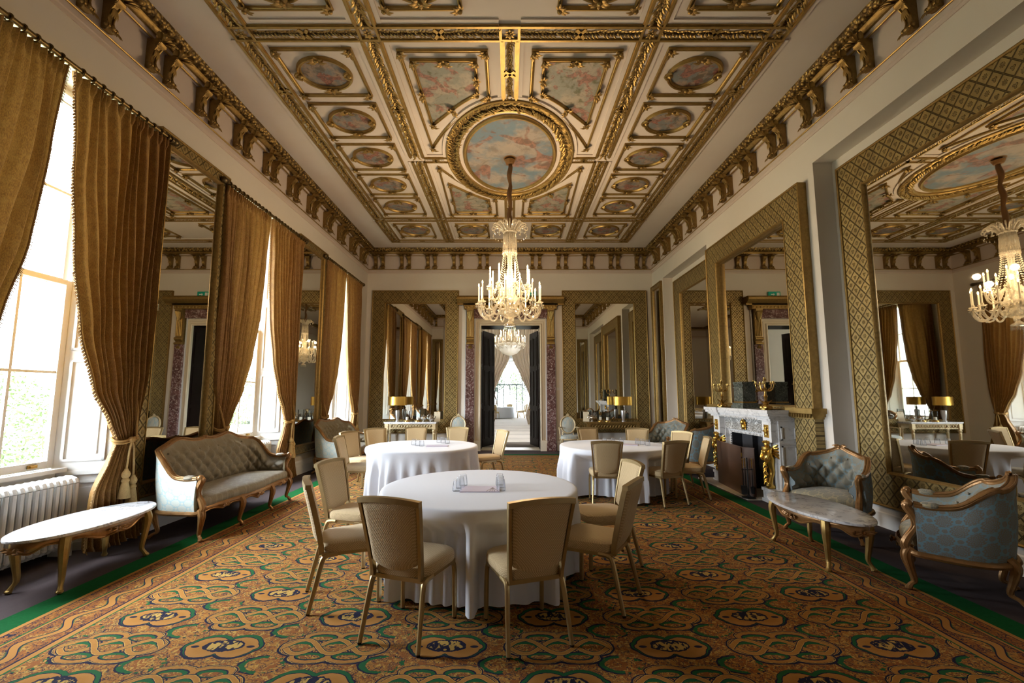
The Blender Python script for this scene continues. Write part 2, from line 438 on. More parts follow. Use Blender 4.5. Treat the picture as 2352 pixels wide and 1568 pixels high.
# the patterned carpet (object coordinates are room metres)
def carpet():
    m = Mat('patterned_axminster'); x, y, z = m.xyz()
    P2 = m.vec(x, y, 0.)
    wob = m.noise(30., 2, vec=P2)-.5; wob2 = m.noise(34., 2, vec=m.vec(x+9.3, y+4.1, 0.))-.5
    ORG = (.46,.21,.046); TER = (.32,.118,.032); NAV = (.020,.020,.048); GRN = (.022,.13,.045); YEL = (.60,.38,.10); LOR = (.50,.235,.06)
    # leafy ground
    ln = m.noise(12., 3, vec=P2, rough=.6, dist=1.3); fn = m.noise(30., 2, vec=P2, dist=1.5)
    ground = m.mix(ln.ss(.42, .58), TER, ORG)
    leafy = m.mix(fn.ss(.555, .60), ground, m.mix(.25, YEL, ORG))
    vein = (m.noise(17., 3, vec=m.vec(x+3., y-2., 0.), rough=.65, dist=1.4)-.5).abs().ss(.020, .032, 1., 0.)*ln.ss(.40, .47)
    leafy = m.mix(vein*.85, leafy, NAV)
    # cells .707 x .373, checkerboard of two motifs
    cx = (x+2.52)/.707+.5; cy = (y-2.966)/.373+.5
    u = (cx.fract()-.5)*.707; v = (cy.fract()-.5)*.373
    par = ((cx.floor()+cy.floor())*.5).fract().gt(.25)          # 1 = cartouche
    au = u.abs(); av = v.abs()
    def ell(a, b, ra, rb):
        p_ = a*(1./ra); r_ = b*(1./rb); q = (p_*p_+r_*r_).sqrt(); p2 = p_*(1./ra); r2 = r_*(1./rb); g = (p2*p2+r2*r2).sqrt()+.001; return q*(q-1.)/g
    w1 = u+wob*.012; w2 = v+wob2*.012
    # interlace: seven eyes ringed by crossing bands
    es = [ell(w1, w2, .100, .058), ell(w1.abs()-.212, w2, .088, .056), ell(w1.abs()-.112, w2.abs()-.102, .086, .036)]
    d = es[0].min(es[1]).min(es[2])
    d2 = ell(w1-.008, w2+.012, .080, .042).min(ell(w1.abs()-.216, w2+.012, .070, .040)).min(ell(w1.abs()-.116, w2.abs()-.102+(v.gt(0.)*2.-1.)*.009, .066, .022))
    band = m.mix(m.noise(60., 2, vec=P2).ss(.35, .65), ORG, LOR)
    A = leafy
    A = m.mix((d+v*.03).lt(.050), A, NAV); A = m.mix(d.lt(.038), A, band); A = m.mix((d-.0365).abs().lt(.0028), A, YEL)
    for e_ in es: A = m.mix((e_-.0375).abs().lt(.0045)*d.gt(.008)*d.lt(.036)*(wob2.gt(-.08)), A, NAV)
    A = m.mix(d.lt(.008), A, NAV); A = m.mix(d.lt(-.001), A, m.mix(d2.lt(0.), GRN, leafy))
    for sg in (1., -1.):
        cs = (w1*(PI/.212)).cos()*(.077*sg); sl = (w1*(PI/.212)).sin()*(.077*PI/.212)
        q_ = (w2-cs).abs()/((sl*sl+1.).sqrt()); ins = w1.abs().lt(.318)
        A = m.mix(q_.lt(.0215)*ins, A, NAV); A = m.mix(q_.lt(.0165)*ins, A, band); A = m.mix((q_-.0145).abs().lt(.0018)*ins, A, YEL)
    # cartouche
    e = ell(w1, w2, .225, .070).min(ell(w1.abs()-.095, w2, .115, .108))
    B = leafy
    B = m.mix(e.lt(.030), B, NAV); B = m.mix((e-v*.06).lt(.021), B, GRN); B = m.mix((e+v*.05).lt(.008), B, NAV); B = m.mix((e+v*.05).lt(.002), B, m.mix(e.ss(-.05, -.012), ORG, LOR))
    f = ell(u+wob*.035, v+wob2*.035-.010, .112, .054)
    B = m.mix((f).lt(.014), B, NAV); B = m.mix(f.lt(0.), B, m.mix((m.noise(26., 3, vec=m.vec(x, y*.6, 0.), dist=1.)).ss(.47, .53), YEL, NAV))
    B = m.mix(ell(au-.175, v, .026, .013).lt(0.), B, NAV)
    c = m.mix(par, A, B)
    # scrolls round the cell corners
    qx = .3535-au; qy = .1865-av
    rr = (qx*qx*.40+qy*qy).sqrt()+wob*.020
    ring = (rr-.074).abs().lt(.0105)*(wob2*2.+u*.8).gt(-.12)
    ringn = (rr-.088).abs().lt(.0060)*(wob2*2.+u*.8).gt(-.14)
    far = (d.gt(.050)*(1.-par)+e.gt(.03)*par)
    c = m.mix(ringn*far, c, NAV); c = m.mix(ring*far, c, GRN)
    # border
    bx = (x+.02).abs()
    yb = 11.88-y; yn = y-1.1
    D = (3.36-bx).min(yb)                      # distance in from the green band
    along = (3.36-bx).lt(yb); al = along*y+(1.-along)*x
    ph = al*(2*PI/.342)
    mid = .305+(ph.sin())*.052
    lv = (D-mid)
    bw = m.mix(vein, m.mix(fn.ss(.55, .62), TER, ORG), NAV)
    bw = m.mix((lv.abs()).lt(.10)*(ph.sin()*lv).lt(-.0006), bw, m.mix(lv.abs().ss(.035, .05), GRN, leafy))
    bw = m.mix(lv.abs().lt(.036), bw, NAV); bw = m.mix(lv.abs().lt(.026), bw, LOR)
    bc = m.mix(D.lt(.50), c, m.mix(D.gt(.488), m.mix(D.gt(.445), bw, LOR), GRN))
    bc = m.mix(D.gt(.432)*D.lt(.447), bc, NAV)
    bc = m.mix(D.lt(.185), bc, NAV); bc = m.mix(D.lt(.178), bc, LOR)
    bc = m.mix(D.lt(.158), bc, GRN); bc = m.mix(D.lt(.142), bc, m.mix(vein, m.mix(fn.ss(.5, .6), TER, ORG), NAV))
    bc = m.mix(D.lt(.045), bc, NAV); bc = m.mix(D.lt(.038), bc, LOR)
    grn = m.mix(m.noise(40., 3, vec=P2), (.004,.085,.020), (.010,.14,.036))
    bc = m.mix(D.lt(0.), bc, grn)
    brown = m.mix(m.noise(5., 4, vec=m.vec(x, y*.3, 0.)), (.070,.052,.054), (.112,.086,.088))
    bc = m.mix(D.lt(-.215), bc, brown)
    pile = m.noise(330., 1, vec=P2)
    bc = m.mix(pile.ss(.3, .8)*.20, bc, m.mix(.6, bc, (0., 0., 0.)))
    bc = m.mix(.20, bc, (0., 0., 0.))
    return m.bsdf(bc, .95, 0., m.bump(pile, .35, .004), spec=.1)
CARPET = carpet()
# ------------------------------------------------------------------ shell (metres; camera stands at 0,0)
LX, RX, BY, NY, CZ = -4.25, 4.25, 12.85, 1.90, 5.92
WIN = [3.86, 7.40, 10.94]; WZ = 4.76
f = MB(); f.box(-5.2, 4.9, -2.6, 13.35, -.12, 0); struct('floor', f, CARPET)
w = MB(); ys = [NY-.3]
for c in WIN: ys += [c-.95, c+.95]
ys.append(BY+.3)
for a, b in zip(ys[0::2], ys[1::2]): w.box(LX-.5, LX, a, b, 0, WZ)
w.box(LX-.5, LX, NY-.3, BY+.3, WZ, 6.2); struct('wall_left', w, WALL)
w = MB()
for a, b in ((NY-.3, 2.42), (5.86, 9.22), (11.95, BY+.3)): w.box(RX, RX+.6, a, b, 0, 4.82)
w.box(RX, RX+.6, NY-.3, BY+.3, 4.82, 6.2)
for a, b in ((2.42, 5.86), (9.22, 11.95)): w.box(RX+.27, RX+.6, a, b, 0, 4.82)
struct('wall_right', w, WALL)
w = MB(); w.box(LX, -.86, BY, BY+.72, 0, 6.2); w.box(.90, RX, BY, BY+.72, 0, 6.2); w.box(-.86, .90, BY, BY+.72, 3.64, 6.2); struct('wall_back', w, WALL)
w = MB(); w.box(LX, -3.65, NY-.3, NY, 0, 6.2); w.box(3.65, RX, NY-.3, NY, 0, 6.2); struct('wall_near', w, WALL)
w = MB(); w.box(-3.95, -3.65, -2.4, NY-.3, 0, 6.2); w.box(3.65, 3.95, -2.4, NY-.3, 0, 6.2); w.box(-3.95, 3.95, -2.6, -2.4, 0, 6.2); struct('wall_bay', w, WALL)
w = MB(); w.box(LX-.5, RX+.6, -2.6, BY+.72, CZ, CZ+.3); struct('ceiling', w, CEIL)
LOOP = [(LX, NY), (-3.65, NY), (-3.65, -2.4), (3.65, -2.4), (3.65, NY), (RX, NY), (RX, BY), (LX, BY)]
def cornice(name, prof, mat):
    m = MB(); m.sweep(prof, LOOP); o = struct(name, m, mat, True, 35); return o
cornice('trim_1', [(0, 5.20), (.012, 5.20), (.018, 5.235), (.03, 5.245), (.03, 5.72), (.085, 5.735), (.085, 5.76), (.10, 5.77)], FRIEZE)
cornice('trim_2', [(.10, 5.765), (.125, 5.77), (.135, 5.80), (.165, 5.825)], GOLD_DK)
cornice('trim_3', [(.165, 5.825), (.20, 5.835), (.235, 5.87), (.25, 5.905), (.255, 5.925)], LEAF_GOLD)
for nm, q, z, r in (('trim_4', .036, 5.315, .011), ('trim_5', .078, 5.722, .013)):
    m = MB(); m.sweep([(q+r*math.cos(a), z+r*math.sin(a)) for a in [k*PI/3 for k in range(7)]], LOOP); struct(nm, m, GOLD, True, 60)
# egg-like beads under the acanthus band
m = MB()
for i in (5, 6, 7):
    a, b = Vector(LOOP[i]), Vector(LOOP[(i+1) % 8]); d = (b-a).normalized(); n = Vector((-d.y, d.x)); L = (b-a).length
    k = int(L/.105)
    for j in range(k):
        p = a+d*((j+.5)*L/k)+n*.208
        if .22 < (j+.5)*L/k < L-.22: m.ball((p.x, p.y, 5.858), .034, 6, 4, 1, 1, 1.0)
struct('trim_6', m, GOLD_DK, True, 60)
# skirting
def skirt(name, path, closed=False, mat=WHITE):
    m = MB(); m.sweep([(.0, .0), (.032, .0), (.032, .17), (.024, .185), (.024, .235), (.010, .26), (0, .27)], path, closed=closed); struct(name, m, mat)
skirt('baseboard_back', [(.0+RX, BY), (1.36, BY)]); skirt('baseboard_back_2', [(-1.30, BY), (LX, BY)])
skirt('baseboard_right', [(RX, NY), (RX, 2.42), (RX+.27, 2.42), (RX+.27, 5.86), (RX, 5.86), (RX, 6.72)])
skirt('baseboard_right_2', [(RX, 8.40), (RX, 9.22), (RX+.27, 9.22), (RX+.27, 11.95), (RX, 11.95), (RX, BY)])
skirt('baseboard_left', [(LX, BY), (LX, 11.89)])
skirt('baseboard_left_2', [(LX, 9.99), (LX, 8.35)]); skirt('baseboard_left_3', [(LX, 6.45), (LX, 4.81)]); skirt('baseboard_left_4', [(LX, 2.91), (LX, NY)])

# ------------------------------------------------------------------ windows: splayed panelled reveals, sashes, view outside
def win(i, c):
    m = MB(); gx = LX-.40; h = .72
    for s in (-1, 1):
        a = (LX, c+s*.95); b = (gx-.02, c+s*h)
        d = Vector((b[0]-a[0], b[1]-a[1])); L = d.length; d.normalize(); n = Vector((-d.y, d.x)); n = n if n.y*s < 0 else -n
        def P(t, q, z): return (a[0]+d.x*t+n.x*q, a[1]+d.y*t+n.y*q, z)
        def slab(t0, t1, z0, z1, q0, q1):
            o = m.add([P(t, q, z) for z in (z0, z1) for t, q in ((t0, q0), (t1, q0), (t1, q1), (t0, q1))], [(3,2,1,0),(4,5,6,7),(0,1,5,4),(1,2,6,5),(2,3,7,6),(3,0,4,7)])
        slab(0, L, 0, WZ, -.02, .0)
        for z0, z1 in ((.06, .70), (.90, 1.95), (2.05, 3.25), (3.35, WZ-.06)):      # raised panel mouldings
            t0, t1 = .07, L-.06
            slab(t0, t1, z0, z0+.025, 0, .014); slab(t0, t1, z1-.025, z1, 0, .014); slab(t0, t0+.025, z0, z1, 0, .014); slab(t1-.025, t1, z0, z1, 0, .014)
            slab(t0+.07, t1-.07, z0+.07, z1-.07, 0, .008)
        slab(0, L, .76, .80, 0, .02)
    m.box(gx-.03, LX-.005, c-.945, c+.945, WZ-.022, WZ-.002)
    m.box(gx-.06, gx+.03, c-h, c+h, 0, .80); m.box(gx-.06, gx+.10, c-h-.05, c+h+.05, .80, .84)
    for z0, z1 in ((.10, .70),):
        for y0, y1 in ((c-h+.08, c-.04), (c+.04, c+h-.08)):
            m.box(gx+.03, gx+.042, y0, y1, z0, z1)
    for z in (WZ-.10, WZ-.055): m.box(gx-.05, gx+.06+.5*(WZ-z-.05), c-h, c+h, z, z+.035)
    o = struct('window_%d' % i, m, WHITE)
    s = MB()
    for (z0, z1, xo) in ((.845, 2.78, .0), (2.725, WZ-.06, -.047)):
        x0, x1 = gx-.05+xo, gx-.005+xo
        s.box(x0, x1, c-h, c-h+.06, z0, z1); s.box(x0, x1, c+h-.06, c+h, z0, z1); s.box(x0+.002, x1-.002, c-h+.055, c+h-.055, z0+.001, z0+.075); s.box(x0+.002, x1-.002, c-h+.055, c+h-.055, z1-.05, z1-.001)
        for k in (1, 2): yy = c-h+2*h*k/3; s.box(x0+.008, x1-.008, yy-.013, yy+.013, z0+.01, z1-.01)
        zz = (z0+z1)/2; s.box(x0+.010, x1-.010, c-h+.01, c+h-.01, zz-.013, zz+.013)
    so = s.build('sash_frame', WHITE, o, smooth=False)
    g = MB(); g.box(gx-.032, gx-.028, c-h+.05, c+h-.05, .9, 2.75); g.box(gx-.078, gx-.074, c-h+.05, c+h-.05, 2.76, WZ-.1); g.build('glass_pane', PANE, o, smooth=False)
    for yy in (c+.05, c+.52):
        q = MB(); q.box(gx-.005, gx+.02, yy-.03, yy+.03, .875, .893); q.box(gx-.005, gx+.006, yy-.045, yy+.045, .868, .90); q.build('sash_lift', BRASS, o, smooth=False)
for i, c in enumerate(WIN): win(i+1, c)

# radiators
def radiator(c, label, y0, y1):
    x0 = LX-.30; t = thing('column_radiator', label, 'radiator', (x0+.10, c, 0), 0, 'radiators under the windows')
    n = int((y1-y0)/.062); me = None
    for k in range(n):
        y = y0+(k+.5)*(y1-y0)/n-c
        if me is None:
            s = MB()
            for xx in (-.085, 0, .085):
                s.tube([(xx, 0, .13), (xx, 0, .70)], .021, 8)
            s.tube([(-.085, 0, .70), (-.07, 0, .735), (-.03, 0, .75), (.03, 0, .75), (.07, 0, .735), (.085, 0, .70)], .025, 8)
            s.tube([(-.085, 0, .13), (-.06, 0, .10), (.06, 0, .10), (.085, 0, .13)], .025, 8)
            s.tube([(0, -.034, .135), (0, .034, .135)], .02, 8); s.tube([(0, -.034, .70), (0, .034, .70)], .02, 8)
            me = s.mesh('section')
        link('section', me, WHITE_DULL, t, (0, y, 0))
    for yy in (y0+.04-c, y1-.04-c):
        q = MB(); q.box(-.10, .10, yy-.02, yy+.02, 0, .11); q.build('foot', WHITE_DULL, t)
radiator(WIN[0], 'white column radiator behind the white-topped oval table', 3.02, 4.58)
radiator(WIN[1], 'white column radiator seen past the end of the long sofa, under the second window', 6.6, 8.18)
radiator(WIN[2], 'white column radiator under the window nearest the far wall', 10.16, 11.72)

# outside: lawn and shrubs
g = MB(); g.box(-60, -5.4, -30, 60, -1.2, -1.15); struct('ground', g, GRASS)
def shrub(c, r, label, mat=LEAF, name='garden_shrub', trunk=True, n=700, leaf=.16, group='shrubs outside the windows'):
    t = thing(name, label, 'shrub' if name == 'garden_shrub' else 'tree', (c[0], c[1], c[2]), 0, group)
    rnd = random.Random(int(c[1]*97)); q = MB()
    for _ in range(n):
        a = rnd.uniform(0, 2*PI); b = math.acos(rnd.uniform(-1, 1)); rr = r*(rnd.uniform(.35, 1.))**.5
        p = Vector((math.sin(b)*math.cos(a)*rr, math.sin(b)*math.sin(a)*rr, r*1.25+math.cos(b)*rr))
        d = Vector((rnd.uniform(-1,1), rnd.uniform(-1,1), rnd.uniform(-1,1))).normalized(); e = d.orthogonal().normalized()*.45
        s = leaf*rnd.uniform(.6, 1.2)
        q.add([p-d*s, p+e*s, p+d*s, p-e*s], [(0,1,2,3)])
    fo = q.build('foliage', mat, t, smooth=False); fo['kind'] = 'stuff'
    q = MB(); q.tube([(0, 0, 0), (.04*r, .02, r*.6), (-.03*r, .0, r*1.3)], [.06*r, .05*r, .03*r], 8); q.build('stem', BARK, t)
shrub((-13.5, 11.35, -1.15), 1.55, 'leafy shrub on the lawn outside the first window', LEAF_PALE, n=4500, leaf=.065)
shrub((-17.0, 26., -1.2), 2.2, 'broad shrub on the lawn outside the second window', LEAF_PALE, n=3000, leaf=.10)
shrub((-15.0, 33.0, -1.2), 2.0, 'green shrub on the lawn outside the far window', LEAF_PALE, n=3000, leaf=.10)

# ------------------------------------------------------------------ far doorway: marble surround, architrave, double doors
DW0, DW1, DZ = -.84, .88, 3.62
m = MB()
prof = [(0, 0), (0, -.075), (.03, -.085), (.05, -.07), (.06, -.05), (.11, -.045), (.12, -.03), (.155, -.025), (.17, -.03), (.185, -.02), (.185, .0)]
# architrave as a mitred sweep over jamb-head-jamb in the wall plane (x,z)
path = [(DW1, .30), (DW1, DZ), (DW0, DZ), (DW0, .30)]
m.sweep([(-q, h) for q, h in prof], path, mp=lambda a, b, h: (a, BY+h, b), closed=False)
for x0, x1 in ((DW0-.20, DW0), (DW1, DW1+.20)): m.box(x0, x1, BY-.09, BY, 0, .30)
struct('door_1', m, simple('cream_architrave', (.70,.62,.48), .5))
t = thing('door_surround', 'tall gilt and plum marble surround framing the far doorway', 'door surround', (0, BY-.004, 0))
for s in (-1, 1):
    xc = .02+s*1.175
    q = MB(); q.box(xc-.125, xc+.125, -.12, 0, 0, 3.05); q.box(xc-.14, xc+.14, -.14, 0, 0, .22); q.build('marble_pilaster', MARBLE_RED, t, smooth=False)
    q = MB(); q.box(xc-.155, xc-.125, -.05, 0, 0, 4.1); q.box(xc+.125, xc+.155, -.05, 0, 0, 4.1); q.build('pilaster_backing', simple('grey_white_backing_%d' % s, (.62,.62,.64), .5), t, smooth=False)
    # scrolled console bracket
    side = [(0, 3.03), (-.10, 3.03), (-.13, 3.08), (-.12, 3.14), (-.16, 3.17), (-.17, 3.22), (-.14, 3.26), (-.15, 3.35), (-.155, 3.8), (-.18, 3.95), (-.24, 4.02), (-.26, 4.09), (0, 4.09)]
    q = MB(); q.prism(side, xc-.10, xc+.10, mp=lambda a, b, h: (h, a, b)); q.build('console_bracket', GOLD_DK, t)
    q = MB()
    for k in range(4): q.tube([(xc-.066+k*.044, -.157, 3.30), (xc-.066+k*.044, -.162, 3.80)], .015, 6)
    for zz, r in ((3.22, .04), (3.08, .033)): q.tube([(xc-.11, -.15, zz), (xc+.11, -.15, zz)], r, 10)
    for k in range(5):
        a = (k-2)*.35
        q.tube([(xc, -.17, 3.72), (xc+math.sin(a)*.06, -.20, 3.86), (xc+math.sin(a)*.11, -.24, 3.98+.02*math.cos(a)), (xc+math.sin(a)*.12, -.20, 3.90)], [.012, .03, .026, .006], 6)
        q.tube([(xc, -.12, 3.03), (xc+math.sin(a)*.05, -.15, 2.97), (xc+math.sin(a)*.08, -.13, 2.93)], [.012, .028, .006], 6)
    q.build('acanthus_carving', GOLD, t)
q = MB(); q.box(-1.05, 1.09, -.10, 0, 3.83, 4.09); q.build('marble_frieze', MARBLE_RED, t, smooth=False)
q = MB(); q.box(-1.33, 1.37, -.20, 0, 4.09, 4.20)
q.prism([(0, 4.30), (-.24, 4.20), (-.24, 4.24), (-.36, 4.30), (-.40, 4.34), (-.40, 4.40), (-.36, 4.445), (0, 4.445)][::-1], -1.53, 1.57, mp=lambda a, b, h: (h, a, b)); q.box(-1.36, 1.40, -.24, 0, 4.19, 4.31)
q.build('gilt_entablature', GOLD_DK, t)
q = MB()
for k in range(44): x = -1.31+k*2.66/43; q.box(x-.017, x+.017, -.235, -.19, 4.205, 4.26)
for k in range(26): x = -1.29+k*2.62/25; q.ball((x, -.205, 4.145), .032, 6, 5, 1, .5, 1.2)
q.build('dentil_course', GOLD, t)
# exit sign on the entablature
t = thing('exit_sign', 'small green exit sign with a white arrow above the far doorway', 'exit sign', (.62, BY-.06, 4.46))
q = MB(); q.box(-.17, .17, -.03, .03, 0, .17); q.build('sign_body', PLASTIC_GREEN, t, smooth=False)
q = MB(); q.box(-.14, -.06, -.034, -.03, .03, .14)
q.prism([(.02, .085), (.06, .045), (.06, .072), (.13, .072), (.13, .098), (.06, .098), (.06, .125)], -.034, -.03, mp=lambda a, b, h: (-.02+ -a*0+a, h, b)); q.build('sign_symbol', PLASTIC_WHITE, t, smooth=False)
# dark reveal and leaves
m = MB(); m.box(DW0-.02, DW0, BY, BY+.72, 0, DZ); m.box(DW1, DW1+.02, BY, BY+.72, 0, DZ); m.box(DW0, DW1, BY, BY+.72, DZ, DZ+.02)
for s, x in ((1, DW0), (-1, DW1)):
    for z0, z1 in ((.25, 1.2), (1.32, 2.4), (2.5, 3.45)):
        for a in (0, 1):
            m.box(min(x, x+s*.012), max(x, x+s*.012), BY+.10, BY+.62, (z0 if a == 0 else z1-.03), (z0+.03 if a == 0 else z1))
        m.box(min(x, x+s*.012), max(x, x+s*.012), BY+.10, BY+.13, z0, z1); m.box(min(x, x+s*.012), max(x, x+s*.012), BY+.59, BY+.62, z0, z1)
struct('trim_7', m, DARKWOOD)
m = MB(); m.box(DW0, DW1, BY+.08, BY+.72, 0, .012); struct('trim_8', m, STONE)
def leaf_door(name, hx, s, ang):
    m = MB(); m.box(0, .85, -.025, .025, .02, 3.58)
    for z0, z1 in ((.25, 1.1), (1.25, 2.35), (2.5, 3.4)):
        for x0, x1 in ((.09, .40), (.45, .76)):
            for yy in (-1, 1):
                a, b = (yy*.025, yy*.037) if yy > 0 else (-.037, -.025)
                m.box(x0, x1, a, b, z0, z0+.03); m.box(x0, x1, a, b, z1-.03, z1); m.box(x0, x0+.03, a, b, z0, z1); m.box(x1-.03, x1, a, b, z0, z1)
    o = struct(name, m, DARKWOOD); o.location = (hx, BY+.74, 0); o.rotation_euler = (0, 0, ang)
    q = MB()
    for yy in (-1, 1): q.tube([(.79, yy*.025, 1.12), (.79, yy*.06, 1.12)], .010, 8); q.ball((.79, yy*.075, 1.12), .026, 10, 6)
    q.build('door_knob', BRASS, o)
leaf_door('door_2', DW0, 1, math.radians(68)); leaf_door('door_3', DW1, -1, math.radians(180-76))
m = MB(); m.box(1.36, 1.44, BY-.012, BY, 1.72, 1.80); o = m.build('light_switch', WHITE_DULL); tag(o, 'small white light switch on the wall right of the far doorway', 'light switch')

# ------------------------------------------------------------------ the room and the glazed hall seen through the doorway
Y0, Y1, Y2 = BY+.72, 24.4, 41.0
m = MB(); m.box(-6, 6, Y0, Y2+4, -.12, 0); fl = struct('floor_2', m, BEIGE_CARPET)
m = MB(); m.box(-2.0, 2.0, Y0, Y0+1.6, 0, .004); struct('trim_9', m, BROWN_STRIP)
for k in range(5):
    m = MB(); m.box(-5, 5, Y0+2.6+k*1.7, Y0+3.2+k*1.7, 0, .003); struct('trim_%d' % (20+k), m, simple('carpet_stripe_%d' % k, (.40,.35,.31), .95))
PW = simple('pale_hall_paint', (.70,.66,.58), .8)
m = MB(); m.box(-6.3, -6, Y0, Y1, 0, 6); m.box(6, 6.3, Y0, Y1, 0, 6); m.box(-6.3, -1.5, Y1, Y1+.4, 0, 6); m.box(1.5, 6.3, Y1, Y1+.4, 0, 6); m.box(-1.5, 1.5, Y1, Y1+.4, 4.35, 6); m.box(-6.3, 6.3, Y0, Y1+.4, 6, 6.3)
struct('wall_hall', m, PW)
m = MB()                                        # glazed hall: white bars, dark door frames, low walls
for s in (-1, 1):
    for k in range(9): yy = Y1+.5+k*2.0; m.box(s*5.5-.06, s*5.5+.06, yy-.06, yy+.06, 0, 4.0)
    m.box(s*5.5-.06, s*5.5+.06, Y1+.4, Y2, 3.9, 4.05); m.box(s*5.5-.08, s*5.5+.08, Y1+.4, Y2, 0, .8)
for k in range(9):
    yy = Y1+.5+k*2.0
    for s in (-1, 1): m.tube([(s*5.5, yy, 4.0), (0, yy, 6.2)], .05, 6)
m.box(-.08, .08, Y1+.4, Y2, 6.15, 6.3); m.box(-5.6, 5.6, Y1+.4, Y2, 6.3, 6.4); m.box(-5.7, -5.6, Y1+.4, Y2, 0, 6.3); m.box(5.6, 5.7, Y1+.4, Y2-5, 0, 6.3)  # opaque roof and side slabs added out of view to cut hall daylight
m.box(-5.5, -1.35, Y2-.1, Y2+.1, 0, 6.); m.box(1.35, 5.5, Y2-.1, Y2+.1, 0, 6.); m.box(-5.5, 5.5, Y2-.1, Y2+.1, 6., 6.2)
m.box(-1.35, 1.35, Y2-.1, Y2+.1, 5.1, 6.)
struct('window_4', m, WHITE)
m = MB()
for x in (-1.15, -.62, 0, .62, 1.15): m.box(x-.045, x+.045, Y2-.06, Y2+.06, 0, 2.6)
m.box(-1.2, 1.2, Y2-.06, Y2+.06, 2.5, 2.62); m.box(-1.2, 1.2, Y2-.06, Y2+.06, 5.0, 5.1)
for x in (-1.15, 1.15): m.box(x-.04, x+.04, Y2-.06, Y2+.06, 2.5, 5.1)
struct('door_4', m, simple('dark_door_frame', (.03,.035,.035), .4))
shrub((2.3, 49., -.4), 2.6, 'bright leafy tree beyond the glazed far doors, right of the pair', n=3500, leaf=.15, name='garden_tree', group='trees beyond the glazed doors')
shrub((-3.2, 56., -.4), 3.4, 'bright leafy tree beyond the glazed far doors, left of the pair', n=3500, leaf=.15, name='garden_tree', group='trees beyond the glazed doors')
m = MB(); m.box(-30, 30, Y2+.2, 90, -.5, -.4); struct('ground_2', m, GRASS)
# ------------------------------------------------------------------ ornament kit
def leafshape(mb, p, d, n, L, W, curl=.3, seg=4):
    """one pointed leaf starting at p, running along d, bulging along n and curling at the tip"""
    p, d, n = Vector(p), Vector(d).normalized(), Vector(n).normalized(); s = d.cross(n); vs = []; fs = []
    for i in range(seg+1):
        t = i/seg; w = W*math.sin(PI*min(.97, .12+t*.88))**.8*(1-.25*t)
        c = p+d*(L*t)+n*(L*curl*math.sin(PI*t*.62))
        vs += [c-s*w*.5, c+n*w*.22, c+s*w*.5]
    for i in range(seg):
        a = i*3; fs += [(a, a+1, a+4, a+3), (a+1, a+2, a+5, a+4)]
    mb.add(vs, fs)
def acanthus(mb, p, d, n, L, W, k=5, spread=1.1):
    d, n = Vector(d).normalized(), Vector(n).normalized(); s = d.cross(n)
    for i in range(k):
        a = (i-(k-1)/2)/max(1, (k-1)/2)*spread
        leafshape(mb, p, d*math.cos(a)+s*math.sin(a), n, L*(1-.25*abs(a)/max(spread, .1)), W, .38)
DN = (0, 0, -1)
def corner_mesh(size):
    m = MB()
    acanthus(m, (0, 0, -.02), (1, 0, 0), DN, size, size*.42, 3, .5); acanthus(m, (0, 0, -.02), (0, 1, 0), DN, size, size*.42, 3, .5)
    acanthus(m, (0, 0, -.03), (1, 1, 0), DN, size*.8, size*.4, 3, .4)
    m.ball((0, 0, -.045), size*.26, 8, 5); m.ball((size*.35, 0, -.04), size*.16, 6, 4); m.ball((0, size*.35, -.04), size*.16, 6, 4)
    return m.mesh('corner_ornament', True, 50)
def cluster_mesh(size):
    m = MB()
    for s in (-1, 1): acanthus(m, (0, 0, -.03), (s, .12, 0), DN, size, size*.42, 3, .5)
    acanthus(m, (0, 0, -.03), (0, -1, 0), DN, size*.55, size*.4, 3, .7); m.ball((0, 0, -.05), size*.28, 8, 5, 1, .8, .8)
    for s in (-1, 1): m.ball((s*size*.5, .01, -.045), size*.17, 6, 4)
    return m.mesh('ornament', True, 50)
def scroll_mesh(size):
    m = MB()
    for s in (-1, 1):
        sp = [(s*.9*size*(.15+.85*math.cos(t*1.3))*(1-t*.16)*.5*math.cos(t), .62*size*math.sin(t)*(1-t*.12)*(1 if True else 0), -.05) for t in [k*.5 for k in range(9)]]
        m.tube(sp, [size*.13*(1-k*.07) for k in range(9)], 6)
    m.ball((0, 0, -.045), size*.24, 8, 5); return m.mesh('scroll_ornament', True, 50)
CORNER = corner_mesh(.115); CLUSTER = cluster_mesh(.135); SCROLL = scroll_mesh(.15)
for me, mt in ((CORNER, GOLD_DK), (CLUSTER, GOLD_DK), (SCROLL, GOLD)): me.materials.append(mt)
MOULD = [(-.028, 0), (-.028, -.012), (-.020, -.030), (-.006, -.030), (.0, -.018), (.006, -.030), (.016, -.024), (.024, -.010), (.024, 0)]
def rect_frame(hx, hy, prof=MOULD):
    m = MB(); m.sweep(prof, [(-hx, -hy), (hx, -hy), (hx, hy), (-hx, hy)]); return m
def ell_path(a, b, n=56, c=(0, 0), z=0.): return [(c[0]+a*math.cos(2*PI*k/n), c[1]+b*math.sin(2*PI*k/n), z) for k in range(n)]
PANEL_ME = {}
